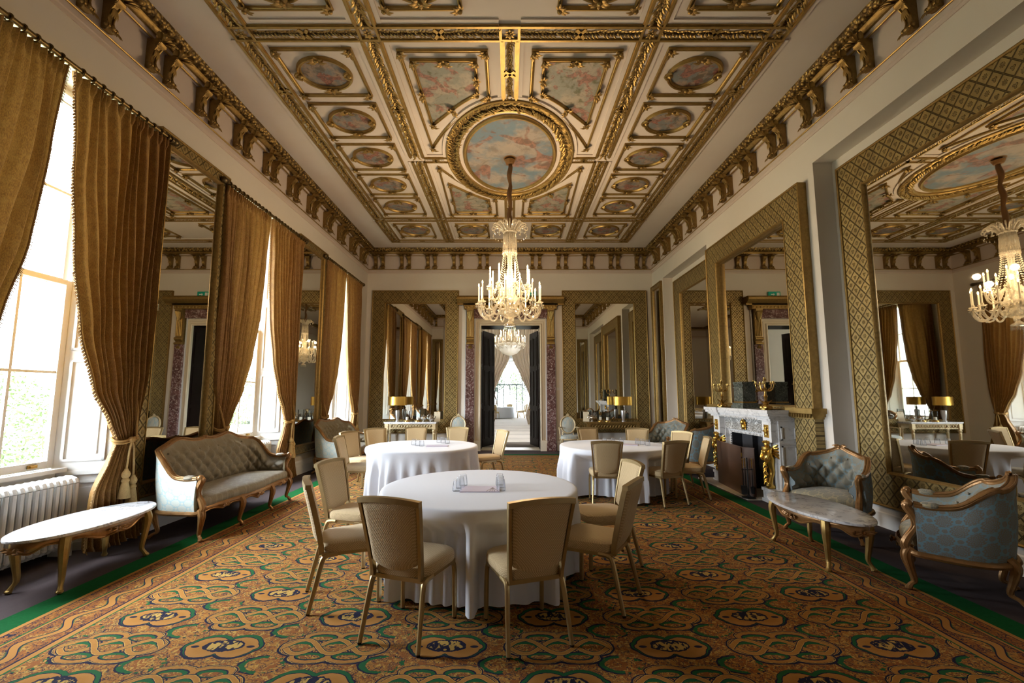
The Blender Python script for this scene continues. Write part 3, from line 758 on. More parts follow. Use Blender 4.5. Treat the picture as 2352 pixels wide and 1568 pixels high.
def oval_panel(label, cx, cy, hx, hy, ox, oy, ci, group, key):
    t = thing('ceiling_panel', label, 'ceiling panel', (cx, cy, CZ), 0, group)
    if key not in PANEL_ME:
        d = {}
        d['outer_frame'] = rect_frame(hx, hy).mesh('outer_frame', True, 40); d['outer_frame'].materials.append(GOLD)
        m = MB(); m.sweep([(-.05, 0), (-.05, -.02), (-.035, -.045), (-.018, -.04), (-.012, -.025), (.0, -.03), (.012, -.012), (.012, 0)], [(p[0], p[1]) for p in ell_path(ox, oy)])
        d['oval_frame'] = m.mesh('oval_frame', True, 50); d['oval_frame'].materials.append(GOLD)
        for k in range(5):
            m = MB(); e = ell_path(ox-.0, oy-.0, z=-.008); m.v = list(e); m.f = [tuple(range(len(e)))]
            d['p%d' % k] = m.mesh('painting', False); d['p%d' % k].materials.append(CANV_OV[k])
        PANEL_ME[key] = d
    d = PANEL_ME[key]
    link('outer_frame', d['outer_frame'], None, t)
    of = link('oval_frame', d['oval_frame'], None, t); link('painting', d['p%d' % ci], None, t)
    for sx in (-1, 1):
        for sy in (-1, 1):
            c = link('corner_ornament', CORNER, None, t, (sx*hx, sy*hy, -.01)); c.scale = (-sx, -sy, 1)
        s = link('scroll_ornament', SCROLL, None, of, (sx*(ox+.015), 0, 0)); s.rotation_euler = (0, 0, PI/2)
        s = link('ornament', CLUSTER, None, of, (0, sx*(oy+.02), 0)); s.rotation_euler = (0, 0, 0 if sx < 0 else PI)
ROWY = [5.528, 6.575, 7.64, 8.69, 9.73]
ORD = ['first', 'second', 'third', 'fourth', 'fifth']
for s, side in ((-1, 'window-side'), (1, 'fireplace-side')):
    for k, y in enumerate(ROWY):
        oval_panel('oval cherub painting in a gilt rectangle, %s of the %s ceiling row counting from the camera' % (ORD[k], side), s*2.505, y, .485, .425, .315, .262, (k+(s > 0)*2) % 5, 'oval ceiling panels', 'a')
for k, x in enumerate((-2.485, -.97, .98, 2.495)):
    oval_panel('oval painting in the far cross row of the ceiling, %s from the window side' % ORD[k], x, 11.21, .455 if abs(x) > 2 else .40, .435, .33, .31, (k*2+1) % 5, 'oval ceiling panels', 'b' if abs(x) > 2 else 'c')
for k, x in enumerate((-2.505, -.99, .99, 2.515)):
    oval_panel('gilt rectangular ceiling panel cut off by the top of the view, %s from the window side' % ORD[k], x, 4.08, .485 if abs(x) > 2 else .43, .43, .33, .31, (k+2) % 5, 'oval ceiling panels', 'd' if abs(x) > 2 else 'e')

# ------------------------------------------------------------------ the four shaped canvases round the great oval
def curved_panel(label, sx, sy, ci):
    cy = 7.66; t = thing('ceiling_panel', label, 'ceiling panel', (0, cy, CZ), 0, 'shaped ceiling panels')
    mp = lambda pts: [(sx*a, sy*b) for a, b in pts]
    arc = [tuple(v[:2]) for v in spline([(-.31, -1.66, 0), (-.72, -1.30, 0), (-1.06, -.86, 0), (-1.36, -.34, 0)], 6)]
    outer = mp([(-1.41, -2.53), (-.305, -2.53)] + arc)
    arc2 = [tuple(v[:2]) for v in spline([(-.47, -1.74, 0), (-.75, -1.52, 0), (-1.02, -1.24, 0), (-1.245, -1.0, 0)], 5)]
    inner = mp([(-1.28, -2.375), (-.45, -2.375)] + arc2)
    for nm, pth, mt in (('outer_frame', outer, GOLD), ('inner_frame', inner, GOLD)):
        p = pth if sx*sy > 0 else pth[::-1]
        m = MB(); m.sweep(MOULD if nm == 'outer_frame' else [(q*.9, h*1.25) for q, h in MOULD], p); m.build(nm, mt, t)
    m = MB(); m.v = [(a, b, -.008) for a, b in inner]; m.f = [tuple(range(len(inner)))]; m.build('painting', CANV[ci], t, smooth=False)
    for a, b in ((-1.41, -2.53), (-.305, -2.53), (-.31, -1.66), (-1.28, -2.375), (-.45, -2.375), (-.47, -1.74), (-1.36, -.34), (-1.245, -1.0)):
        c = link('corner_ornament', CORNER, None, t, (sx*a, sy*b, -.012)); c.scale = ((1 if a < -.8 else -1)*sx, (1 if b < -2 else -1)*sy, 1)
    for a, b, r in ((-.865, -2.375, 0), (-.46, -2.05, PI/2), (-1.265, -1.75, PI/2), (-.87, -1.40, .85)):
        c = link('ornament', CLUSTER, None, t, (sx*a, sy*b, -.012)); c.rotation_euler = (0, 0, r*sx*sy); c.scale = (.9, .9, 1)
curved_panel('near shaped garden painting with a curved edge, on the window side of the great oval', -1*-1, 1, 0)
curved_panel('near shaped garden painting with a curved edge, on the fireplace side of the great oval', -1, 1, 1)
curved_panel('far shaped garden painting with a curved edge, on the window side of the great oval', 1, -1, 2)
curved_panel('far shaped garden painting with a curved edge, on the fireplace side of the great oval', -1, -1, 3)

# ------------------------------------------------------------------ great oval
t = thing('ceiling_painting', 'great oval painting of clouds and figures around the chandelier chain', 'ceiling painting', (0, 7.68, CZ))
m = MB(); e = ell_path(.78, 1.21, 72, z=-.008); m.v = e; m.f = [tuple(range(len(e)))]; m.build('painting', CANVAS_SKY, t, smooth=False)
m = MB(); E2 = lambda a, b: [(p[0], p[1]) for p in ell_path(a, b, 72)]
m.sweep([(-.05, 0), (-.05, -.03), (-.03, -.055), (0, -.05), (.015, -.03), (.02, 0)], E2(.80, 1.23)); m.build('gilt_frame', GOLD, t)
m = MB(); m.sweep([(-.02, 0), (-.02, -.05), (.0, -.055), (.018, -.04), (.018, 0)], E2(.94, 1.40)); m.sweep([(-.03, 0), (-.03, -.05), (-.012, -.06), (.01, -.05), (.02, -.02), (.02, 0)], E2(1.125, 1.625)); m.build('ring_moulding', GOLD, t)
m = MB(); m.sweep([(-.05, 0), (-.045, -.025), (0, -.03), (.04, -.012), (.04, 0)], E2(1.17, 1.67)); m.build('plaster_moulding', CEIL, t)
def garland(mb, pts, w, closed=False, step=.043):
    P = [Vector(p) for p in pts]; n = len(P)
    acc = 0.; k = 0
    for i in range(n if closed else n-1):
        a, b = P[i], P[(i+1) % n]; d = b-a; L = d.length; d.normalize(); s = Vector((-d.y, d.x, 0))
        while acc < L:
            p = a+d*acc
            for q in (-1, 1):
                j = hsh(k, q)
                leafshape(mb, p+s*(q*w*(.08+.22*hsh(k, q, 3)))+Vector((0, 0, -.012)), d*.8+s*(q*(.25+.75*j)), DN, w*.62*(.75+.5*j), w*.30, .3, 3)
            if k % 3 == 0: mb.ball(p+s*((hsh(k)-.5)*w*.5)+Vector((0, 0, -.04)), w*.075, 5, 4)
            acc += step; k += 1
        acc -= L
m = MB(); garland(m, ell_path(1.03, 1.51, 72, z=-.01), .17, True); m.build('leaf_garland', GOLD, t)
m = MB(); m.sweep([(-.08, -.004), (.08, -.004)], E2(1.03, 1.51)); m.build('garland_ground', LEAF_GOLD_FINE, t)

# ------------------------------------------------------------------ ribs
TN = [30]
def rib(p0, p1, w, edge=.030):
    a, b = Vector((*p0, 0)), Vector((*p1, 0)); d = (b-a).normalized(); s = Vector((-d.y, d.x, 0)); L = (b-a).length
    m = MB()
    for q in (-1, 1):
        off = q*w/2
        for k0, k1, z in ((-.030, .030, .030), (-.014, .014, .044)):
            c = a+d*(L/2)+s*off; m.obox((c.x, c.y, CZ-z/2), d*(L/2), s*((k1-k0)/2), (0, 0, z/2))
    o = struct('trim_%d' % TN[0], m, GOLD); TN[0] += 1
    q = MB()
    for qq in (-1, 1):
        c = a+d*(L/2)+s*(qq*(w/2+.058)); th = .009 if abs(d.x) > .5 else .0102; q.obox((c.x, c.y, CZ-th), d*(L/2), s*.028, (0, 0, th))
        c = a+d*(L/2)+s*(qq*(w/2-.045)); th = .012 if abs(d.x) > .5 else .0132; q.obox((c.x, c.y, CZ-th), d*(L/2), s*.015, (0, 0, th))
    q.build('plaster_step', CEIL, o, smooth=False)
    g = MB(); garland(g, [(a+s*0)+Vector((0, 0, CZ-.008)), b+Vector((0, 0, CZ-.008))], w-.10)
    nb = max(1, int(L/1.6))
    for k in range(nb):
        p = a+d*((k+.5)*L/nb)
        for sg in (-1, 1): g.obox((p.x, p.y, CZ-.036), (d*.055+s*(sg*(w*.34))), (d*(-.014)*sg+s*.014), (0, 0, .008))
    g.build('laurel_band', GOLD, o)
    h = MB(); h.obox(((a+b)/2)+Vector((0, 0, CZ-.003)), d*(L/2), s*(w/2-.03), (0, 0, .003)); h.build('laurel_ground', LEAF_GOLD_FINE, o, smooth=False)
yF0, yF1, yB0, yB1, yE0, yE1, yN = 4.73, 4.95, 10.36, 10.56, 11.90, 12.06, 3.30
for x in (-3.22, -1.70, 1.70, 3.22):
    for a, b in ((yN, yF0), (yF1, 7.62 if abs(x) < 2 else yB0), (7.78, yB0) if abs(x) < 2 else (None, None), (yB1, yE0)):
        if a is not None: rib((x, a), (x, b), .225)
for y0, y1, segs in ((yF0, yF1, ((-3.09, -1.83), (-1.57, -.13), (.13, 1.57), (1.83, 3.09))), (yB0, yB1, ((-3.09, -1.83), (-1.57, -.13), (.13, 1.57), (1.83, 3.09))), (yE0, yE1, ((-3.09, -1.83), (-1.57, 1.57), (1.83, 3.09))), (7.62, 7.78, ((-1.57, -1.16), (1.16, 1.57)))):
    for a, b in segs: rib((a, (y0+y1)/2), (b, (y0+y1)/2), y1-y0-.02)
rib((0, yF1), (0, 6.06), .185); rib((0, 9.30), (0, yB0), .185)
# rosettes where the ribs cross
r = MB()
for k in range(8): leafshape(r, (0, 0, -.02), (math.cos(k*PI/4), math.sin(k*PI/4), 0), DN, .075, .04, .3)
for k in range(4): leafshape(r, (0, 0, -.03), (math.cos(k*PI/2+.4), math.sin(k*PI/2+.4), 0), DN, .045, .03, .5)
r.ball((0, 0, -.045), .018, 8, 5); RM = r.mesh('rosette', True, 50)
bx = MB(); bx.sweep([(-.016, 0), (-.016, -.04), (.016, -.04), (.016, 0)], [(-.112, -.095), (.112, -.095), (.112, .095), (-.112, .095)]); BM = bx.mesh('block_frame', False); BM.materials.append(GOLD)
for i, x in enumerate((-3.22, -1.70, 0, 1.70, 3.22)):
    for j, y in enumerate(((yF0+yF1)/2, (yB0+yB1)/2, (yE0+yE1)/2)):
        if x == 0 and j == 2: continue
        o = link('rosette_block', BM, None, None, (x, y, CZ)); link('rosette', RM, GOLD, o)
        tag(o, 'small square gilt rosette where two ceiling ribs cross', 'rosette', 'rosettes at the rib crossings')

# ------------------------------------------------------------------ cornice brackets
side = [(0, 0), (.12, 0), (.155, -.015), (.168, -.045), (.150, -.075), (.115, -.09), (.085, -.13), (.062, -.19), (.052, -.25), (.060, -.285), (.088, -.305), (.098, -.335), (.080, -.365), (.045, -.378), (0, -.36)]
m = MB(); m.prism(side, -.042, .042, mp=lambda a, b, h: (h, a, b))
for q in (-1, 1):
    m.tube([(q*.040, .125, -.040), (q*.052, .125, -.040)], .038, 12); m.tube([(q*.040, .070, -.335), (q*.054, .070, -.335)], .034, 12); m.tube([(q*.034, b_+.006, a_) for b_, a_ in side[5:10]], .010, 6)
BODY = m.mesh('scroll_body', True, 45); BODY.materials.append(GOLD_DK)
m = MB()
for k in range(7):
    a = (k-3)*.42; leafshape(m, (math.sin(a)*.03, .11, -.02), (math.sin(a)*1.0, .8, .22*math.cos(a)-.18), (0, .5, 1), .150, .058, .30)
LEAFM = m.mesh('acanthus_leaf', True, 55); LEAFM.materials.append(GOLD); m = MB()
for k in range(5):
    a = (k-2)*.4; leafshape(m, (math.sin(a)*.015, .095, -.11), (math.sin(a)*.35, -.22, -1), (0, 1, .2), .13, .030, .2)
SPRAYM = m.mesh('acanthus_spray', True, 55); SPRAYM.materials.append(GOLD)
m = MB()
for k in range(5):
    a = (k-2)*.45; leafshape(m, (math.sin(a)*.02, .075, -.345), (math.sin(a)*.9, .30, -.8), (0, 1, .0), .095, .045, .35)
m.ball((0, .085, -.335), .032, 8, 5)
for q in (-1, 1): m.ball((q*.058, .075, -.335), .020, 8, 5)
SHELLM = m.mesh('shell_drop', True, 55); SHELLM.materials.append(GOLD_DK)
def bracket(p, rz, label, group):
    t = thing('cornice_bracket', label, 'bracket', p, rz, group)
    link('scroll_body', BODY, None, t); link('acanthus_leaf', LEAFM, None, t); link('acanthus_spray', SPRAYM, None, t); link('shell_drop', SHELLM, None, t)
ZB = 5.705
for k in range(13):
    for h in (-.13, .13):
        y = 2.44+.81*k+h
        if 2.1 < y < 12.7:
            bracket((LX+.03, y, ZB), -PI/2, 'gilt scroll bracket of the paired row along the cornice above the windows', 'brackets above the windows')
            bracket((RX-.03, y, ZB), PI/2, 'gilt scroll bracket of the paired row along the cornice above the fireplace wall', 'brackets above the fireplace wall')
for k in range(-5, 6):
    for h in (-.108, .108):
        bracket((k*.777+h, BY-.03, ZB), PI, 'gilt scroll bracket of the paired row along the cornice of the far wall', 'brackets on the far wall')
for k in (-4.0, 4.0): bracket((k, NY+.03, ZB), 0, 'gilt scroll bracket on the cornice of the near wall behind the camera', 'brackets on the near wall')
# ------------------------------------------------------------------ curtains
def curtain(c, s, label, pole_z=4.66, lo=0.06, tie=None, foot=None, seed=0, hw=1.20, hook=1.60):
    """c window centre (y), s = -1 nearer the camera / +1 farther; drapes run along y in front of the left wall"""
    x0 = LX+.09
    inner = [(0.0, .62), (.10, .60), (.6, .64), (.95, .80), (1.10, .86), (1.28, .76), (1.65, .53), (2.2, .34), (2.9, .20), (3.8, .09), (4.66, .03)]
    outer = [(0.0, 1.36), (.10, 1.33), (.6, 1.20), (.95, 1.10), (1.10, 1.08), (1.28, 1.11), (1.8, 1.17), (2.6, 1.20), (4.66, hw)]
    NF = 11
    def pt(u, v):
        z = pole_z*(1-v)+.015*v
        a = interp(inner, z); b = interp(outer, z)
        uu = u+.018*math.sin(2*PI*(u*3+seed*.37))*(1-v)+.02*math.sin(2*PI*(u*2.3+v*1.7+seed))
        w = b-a
        y = lerp(a, b, min(1, max(0, uu)))
        ph = 2*PI*NF*(u+.012*math.sin(7*u+seed))+.5*math.sin(v*5+seed+u*4)
        amp = min(.042, .018+.055*w)*(.55+.45*sstep(0, .12, v))*(.75+.5*hsh(int(u*NF), seed))
        x = x0+amp*math.sin(ph)+.012*math.sin(ph*2.0+1)
        if v < .03: x = x0+.03*math.sin(ph*2)
        pinch = math.exp(-((z-1.10)/.22)**2)
        x += pinch*.02*math.sin(PI*u); x += .02*(1-min(1, z/.9))*math.sin(PI*u) if z < .9 else 0
        if z < .22: x += .02*(1-z/.22)*(.4+.6*math.sin(u*17+seed)**2)
        return (x, c+s*y, max(z, .012+.03*(.5+.5*math.sin(u*23)) if z < .12 else z))
    o_t = thing('curtain', label, 'curtain', (0, 0, 0), 0, 'old gold window curtains')
    m = MB(); m.grid(pt, 170, 64); m.build('drape', CURTAIN, o_t, ang=0)
    def pt2(u, v):
        p = pt(0, v); return p
    m = MB(); N = 150                                          # bullion fringe along the leading edge
    for k in range(N):
        v = (k+.5)/N*.985; p = Vector(pt(0., v)); q = Vector(pt(0, min(1, v+.004)))
        d = s*-.022
        m.add([p+Vector((.0, 0, 0)), q, (q.x+.006, q.y+d, q.z-.025), (p.x-.006, p.y+d*(.7+.5*hsh(k)), p.z-.03)], [(0,1,2,3)])
        m.tube([p, (p.x+.004, p.y+d, p.z-.022)], .004, 4, caps=False)
    m.tube([pt(0, k/60) for k in range(60)], .008, 5); m.build('fringe', FRINGE, o_t, smooth=False)
    # rope tieback with tassels
    zt = 1.10; ym = c+s*(interp(inner, zt)+interp(outer, zt))/2; hwid = (interp(outer, zt)-interp(inner, zt))/2+.035
    hk = (LX+.03, c+s*1.12, hook)
    tb = MB(); ring = [(x0+.0+.072*math.cos(a), ym+hwid*math.sin(a), zt+.02*math.sin(a*2)) for a in [2*PI*k/22 for k in range(22)]]
    for dz in (-.012, .012): tb.tube([(p[0], p[1], p[2]+dz) for p in ring], .012, 6, closed=True)
    for dd in (-.014, .014): tb.tube([(hk[0]+.03, hk[1], hk[2]+dd), (x0+.03, lerp(hk[1], ym, .35), lerp(hk[2], zt, .45)+dd), (x0+.08, ym+s*hwid*.35, zt+.02+dd)], .010, 6)
    tb.ball((x0+.075, ym, zt), .035, 8, 6); tb.ball((hk[0]+.01, hk[1], hk[2]), .022, 8, 5)
    tbo = tb.build('tieback', CORD, o_t)
    for k, (dy, zz) in enumerate(((-.045, .74), (.05, .66)) if s > 0 else ()):
        q = MB(); xx = x0+.085
        q.tube([(x0+.08, ym, zt), (xx, ym+dy*.6, zt-.10), (xx, ym+dy, zz+.05)], .010, 6)
        q.lathe([(.0, .07), (.018, .06), (.02, .045), (.032, .03), (.040, .005), (.034, -.02), (.022, -.035), (.034, -.05), (.036, -.065), (.030, -.075), (.042, -.14), (.055, -.24), (.0, -.24)], 14, (xx, ym+dy, zz), rib=(14, .03))
        q.build('tassel', TASSEL, tbo)
def pole(c, label, z=4.70, x=LX+.09, h=1.24):
    t = thing('curtain_pole', label, 'curtain pole', (x, c, z), 0, 'curtain poles')
    m = MB(); m.tube([(0, -h, 0), (0, h, 0)], .026, 12); m.build('rod', POLE, t)
    for s in (-1, 1):
        m = MB(); m.ball((0, s*(h+.05), 0), .05, 10, 8, 1, 1.25, 1); m.tube([(0, s*(h-.02), 0), (0, s*(h+.01), 0)], .04, 12); m.build('finial', BRONZE, t)
        m = MB(); m.box(-.09, 0, s*(h-.10)-.02, s*(h-.10)+.02, -.03, .0); m.build('wall_bracket', BRONZE, t)
    m = MB(); m.tube([(.036*math.cos(a), 0, .036*math.sin(a)-.006) for a in [2*PI*k/14 for k in range(14)]], .009, 6, closed=True); RG = m.mesh('ring'); RG.materials.append(POLE)
    for s in (-1, 1):
        for k in range(11): link('ring', RG, None, t, (0, s*(.10+k*.107), 0))
NM = ['nearest', 'second', 'far']
for i, c in enumerate(WIN):
    hw = [1.21, 1.21, 1.15][i]
    nm = ['the window nearest the camera', 'the second window', 'the window nearest the far wall'][i]
    pole(c, 'brass curtain pole with dark finials over %s' % nm)
    curtain(c, -1, 'old gold curtain tied back on the camera side of %s' % nm, seed=i*2+1, hw=hw)
    curtain(c, 1, 'old gold curtain tied back on the far side of %s' % nm, seed=i*2+2, hw=hw)

# ------------------------------------------------------------------ mirrors: local x along, z up, y = 0 at the wall and negative into the room
def mirror(label, w, z0, z1, fw, loc, rz, mat=FRAME_GOLD, depth=.05, fwb=None, fwt=None, group='tall gilt wall mirrors', extra=None):
    t = thing('wall_mirror', label, 'mirror', loc, rz, group); h = w/2; fwb = fw if fwb is None else fwb; fwt = fw if fwt is None else fwt
    m = MB(); o = [(-h, z0), (h, z0), (h, z1), (-h, z1)]; i = [(-h+fw, z0+fwb), (h-fw, z0+fwb), (h-fw, z1-fwt), (-h+fw, z1-fwt)]
    for d0, d1, f0, f1 in ((-depth, -depth, o, i),):
        vs = [(a, d0, b) for a, b in f0]+[(a, d1, b) for a, b in f1]; m.add(vs, [(k, (k+1) % 4, 4+(k+1) % 4, 4+k) for k in range(4)])
    fr = m.build('frame', mat, t, smooth=False); m = MB()
    for d0, d1, f0, f1 in ((0, -depth, o, o), (-depth, -.02, i, i)):
        vs = [(a, d0, b) for a, b in f0]+[(a, d1, b) for a, b in f1]; m.add(vs, [(k, (k+1) % 4, 4+(k+1) % 4, 4+k) for k in range(4)])
    m.build('frame_edge', GOLD_DK, t, smooth=False)
    m = MB()
    pr = [(-.012, -depth+.002), (-.010, -depth-.008), (.0, -depth-.010), (.008, -depth-.002), (.020, -depth+.014), (.024, -.022)]
    m.sweep(pr, i, mp=lambda a, b, q: (a, q, b)); m.build('inner_moulding', GOLD_DK, t)
    m = MB(); m.sweep([(.0, -depth+.003), (-.001, -depth-.016), (.012, -depth-.022), (.024, -depth-.012), (.026, -depth+.003)], o, mp=lambda a, b, q: (a, q, b)); m.build('outer_moulding', GOLD_DK, t)
    m = MB(); m.box(i[0][0], i[1][0], -.022, -.018, i[0][1], i[2][1]); m.build('mirror_glass', MIRROR, t, smooth=False)
    return t
R90 = PI/2
# left wall: local +x -> room +y, so the face (-y local) looks to +x: rotate +90
for k, (c, nm) in enumerate(((5.63, 'tall narrow mirror between the nearest and second windows, behind the long sofa'), (9.18, 'tall narrow mirror between the second and far windows'))):
    mirror(nm, 1.30 if k == 0 else 1.34, .42, 4.80, .155, (LX, c, 0), R90, FRAME_GOLD_NARROW, .06)
mirror('tall mirror filling the left half of the far wall, behind the lamp console', 2.56, .50, 4.67, .375, (-2.79, BY, 0), 0)
mirror('tall mirror filling the right half of the far wall, beyond the right-hand round table', 2.50, .52, 4.67, .37, (2.795, BY, 0), 0)
mirror('huge gold framed mirror in the recess beside the armchairs, nearest the camera', 3.18, .26, 4.65, .40, (RX+.27, 4.14, 0), -R90, depth=.05)
mirror('tall mirror in the far recess between the fireplace and the corner', 2.38, .26, 4.66, .40, (RX+.27, 10.58, 0), -R90, depth=.05)
t = mirror('great mirror rising above the white marble mantelpiece', 3.00, 1.36, 4.62, .40, (RX, 7.525, 0), -R90, depth=.11, fwb=.05)
for s in (-1, 1): m = MB(); m.box(s*1.285-.215, s*1.285+.215, -.12, 0, .24, 1.30); m.build('lower_pilaster', FRAME_GOLD, t, smooth=False)
for s in (-1, 1):
    m = MB()
    for k, (z0, z1, e) in enumerate(((1.255, 1.285, .02), (1.285, 1.33, .05), (1.33, 1.40, .075))): m.box(s*1.285-.215-e, s*1.285+.215+e, -.13-e, 0, z0, z1)
    for k in range(9): m.tube([(s*1.285-.22+k*.055, -.185, 1.28), (s*1.285-.19+k*.055, -.20, 1.325)], .016, 6)
    m.build('gadrooned_shelf', GOLD, t)
mirror('slim mirror strip in the corner of the fireplace wall', .82, .55, 4.76, .13, (RX, 12.41, 0), -R90, FRAME_GOLD_NARROW, .05)
for s in (-1, 1): mirror('narrow mirror on the near end wall behind the camera, %s side' % ('window' if s < 0 else 'fireplace'), .56, .5, 4.6, .14, (s*3.92, NY, 0), PI, FRAME_GOLD_NARROW, .05)
# ------------------------------------------------------------------ banquet chair (faces +y, origin on the floor between the legs)
def make_chair():
    t = thing('banquet_chair', 'x', 'chair', (0, 0, 0), 0, 'gold banquet chairs')
    # seat cushion
    def ol(k):
        pts = []
        for i in range(40):
            a = 2*PI*i/40; ca, sa = math.cos(a), math.sin(a); e = .42
            x = math.copysign(abs(ca)**e, ca); y = math.copysign(abs(sa)**e, sa)
            hw = .218+.016*y if True else 0
            pts.append((x*hw*k, .012+y*.222*k+(.02*(1-x*x) if y > .9 else 0)))
        return pts
    m = MB(); rings = [(1.0, .412), (1.02, .425), (1.025, .448), (1.0, .472), (.93, .484), (.7, .492), (.35, .496), (.0, .497)]
    O = len(m.v)
    for k, z in rings: m.v += [(a, b, z) for a, b in ol(max(k, .001))]
    for j in range(len(rings)-1):
        for i in range(40): m.f.append((j*40+i, j*40+(i+1) % 40, (j+1)*40+(i+1) % 40, (j+1)*40+i))
    m.f.append(tuple(reversed(range(40)))); m.build('seat', CHAIR_FABRIC, t)
    # back: y(z), half width(z)
    yb = lambda z: -.215-.115*((z-.44)/.48)**1.15 if z > .44 else -.215
    hw = lambda z: .178+.040*((z-.44)/.48)
    def bk(side, f0, f1):
        m = MB()
        def fn(u, v):
            x = (u*2-1); zt = .896+.015*(1-x*x); zb = .505-.045*(1-x*x)
            z = lerp(zb, zt, v); e = min(1, (1-abs(x))*9, v*10, (1-v)*12)
            y = yb(z)-.030*(1-x*x)*.6+side*(.012+.016*math.sqrt(max(0, e)))
            return (x*(hw(z)-.016), y, z)
        m.grid(fn, 16, 16); return m
    m = bk(1, 0, 0); m2 = bk(-1, 0, 0); m.add(m2.v, m2.f); m.build('backrest', CHAIR_FABRIC, t, ang=60)
    # aluminium back frame
    m = MB(); W, D = .011, .019
    L = [(-1, z) for z in (.40, .44, .52, .62, .72, .82, .905)]
    for s in (-1, 1):
        P = [Vector((s*(hw(z) if z > .42 else .175), yb(z), z)) for _, z in L]
        v = []; o = len(m.v)
        for p in P: m.v += [(p.x-W, p.y-D, p.z), (p.x+W, p.y-D, p.z), (p.x+W, p.y+D, p.z), (p.x-W, p.y+D, p.z)]
        for i in range(len(P)-1):
            for k in range(4): m.f.append((o+i*4+k, o+i*4+(k+1) % 4, o+i*4+4+(k+1) % 4, o+i*4+4+k))
        m.f.append((o+3, o+2, o+1, o)); e = o+(len(P)-1)*4; m.f.append((e, e+1, e+2, e+3))
    o = len(m.v); N = 12
    for i in range(N+1):
        x = -1+2*i/N; z = .905+.018*(1-x*x); y = yb(.905)-.030*(1-x*x)*.7; X_ = x*(hw(.905)+.011)
        m.v += [(X_, y-D-.002, z-.020), (X_, y+D, z-.020), (X_, y+D, z+.014), (X_, y-D-.002, z+.014)]
    for i in range(N):
        for k in range(4): m.f.append((o+i*4+k, o+i*4+(k+1) % 4, o+i*4+4+(k+1) % 4, o+i*4+4+k))
    m.f.append((o+3, o+2, o+1, o)); e = o+N*4; m.f.append((e, e+1, e+2, e+3)); m.build('back_frame', CHAIR_METAL, t, smooth=False)
    # under-seat frame
    m = MB()
    fr = [(-.185, -.20), (-.205, .19), (.205, .19), (.185, -.20)]
    m.sweep([(-.012, .385), (.012, .385), (.012, .412), (-.012, .412), (-.012, .385)], fr[::-1]); m.build('seat_frame', CHAIR_METAL, t, smooth=False)
    # four legs, ribbed tapering tube with a bend under the seat
    for s in (-1, 1):
        m = MB(); m.tube(spline([(s*.197, .10, .398), (s*.203, .165, .392), (s*.210, .200, .35), (s*.213, .205, .20), (s*.213, .208, .012)], 5), [.0165]*21, 8, flat=1.15)
        g = m.build('leg', CHAIR_METAL, t); q = MB(); q.lathe([(.014, 0), (.016, .012)], 8, (s*.213, .208, 0)); q.build('glide', BLACK, g)
        m = MB(); m.tube(spline([(s*.196, -.10, .398), (s*.190, -.170, .392), (s*.192, -.205, .36), (s*.202, -.245, .20), (s*.212, -.290, .012)], 5), [.0175]*11+[.017]*5+[.015]*5, 8, flat=1.15)
        g = m.build('leg', CHAIR_METAL, t); q = MB(); q.lathe([(.013, 0), (.015, .012)], 8, (s*.212, -.291, 0)); q.build('glide', BLACK, g)
    return t
CH = make_chair(); first = [True]; SEATS = []
def chair(label, x, y, fx, fy):
    rz = math.atan2(-fx, fy); SEATS.append((x, y, rz))
    if first[0]:
        first[0] = False; CH['label'] = label; CH.location = (x, y, 0); CH.rotation_euler = (0, 0, rz); return CH
    return dup(CH, label, (x, y, 0), rz)
# near table
chair('banquet chair with its back to the camera, left of two before the near table', -.665, 3.20, .157, .458)
chair('banquet chair with its back to the camera, right of two before the near table', .10, 3.175, -.137, .409)
chair('gold banquet chair at the left of the near table, the one closer to the camera', -1.285, 3.675, .90, .42)
chair('gold banquet chair at the left of the near table, the one farther from the camera', -1.50, 4.48, .96, -.22)
chair('gold banquet chair at the right of the near table, the one closer to the camera', .68, 3.665, -.85, .52)
chair('gold banquet chair at the right of the near table, mostly hidden behind the closer one', .90, 4.42, -.97, -.18)
# back-left table
chair('banquet chair in side view at the window side of the back-left table, the closer one', -2.41, 7.18, 1, .05)
chair('banquet chair facing right beside the back-left table, second from the camera on the window side', -2.62, 7.98, .93, -.42)
chair('banquet chair beyond the back-left table, in front of the far sofa', -2.48, 8.62, .62, -.78)
chair('banquet chair beyond the back-left table, in front of the white and gold console', -1.90, 8.92, .12, -1)
chair('banquet chair beyond the back-left table, in front of the oval-backed armchair', -1.13, 8.86, -.22, -1)
chair('banquet chair at the doorway side of the back-left table, tilted towards the room', -.42, 8.25, -.88, -.48)
# back-right table
chair('banquet chair beyond the back-right table, nearest the doorway', 1.66, 8.72, .28, -.96)
chair('banquet chair beyond the back-right table, in front of the console lamp', 2.42, 8.58, -.35, -.94)
chair('banquet chair beyond the back-right table, close to the far armchairs', 2.86, 7.95, -.85, -.52)
chair('banquet chair with its back to the camera in front of the back-right table', 1.42, 6.72, .10, 1)
chair('banquet chair seen from behind at the fireplace side of the back-right table', 2.28, 6.74, -.35, .94)
chair('banquet chair in side view between the back-right table and the fireplace', 2.80, 7.12, -.96, .20)

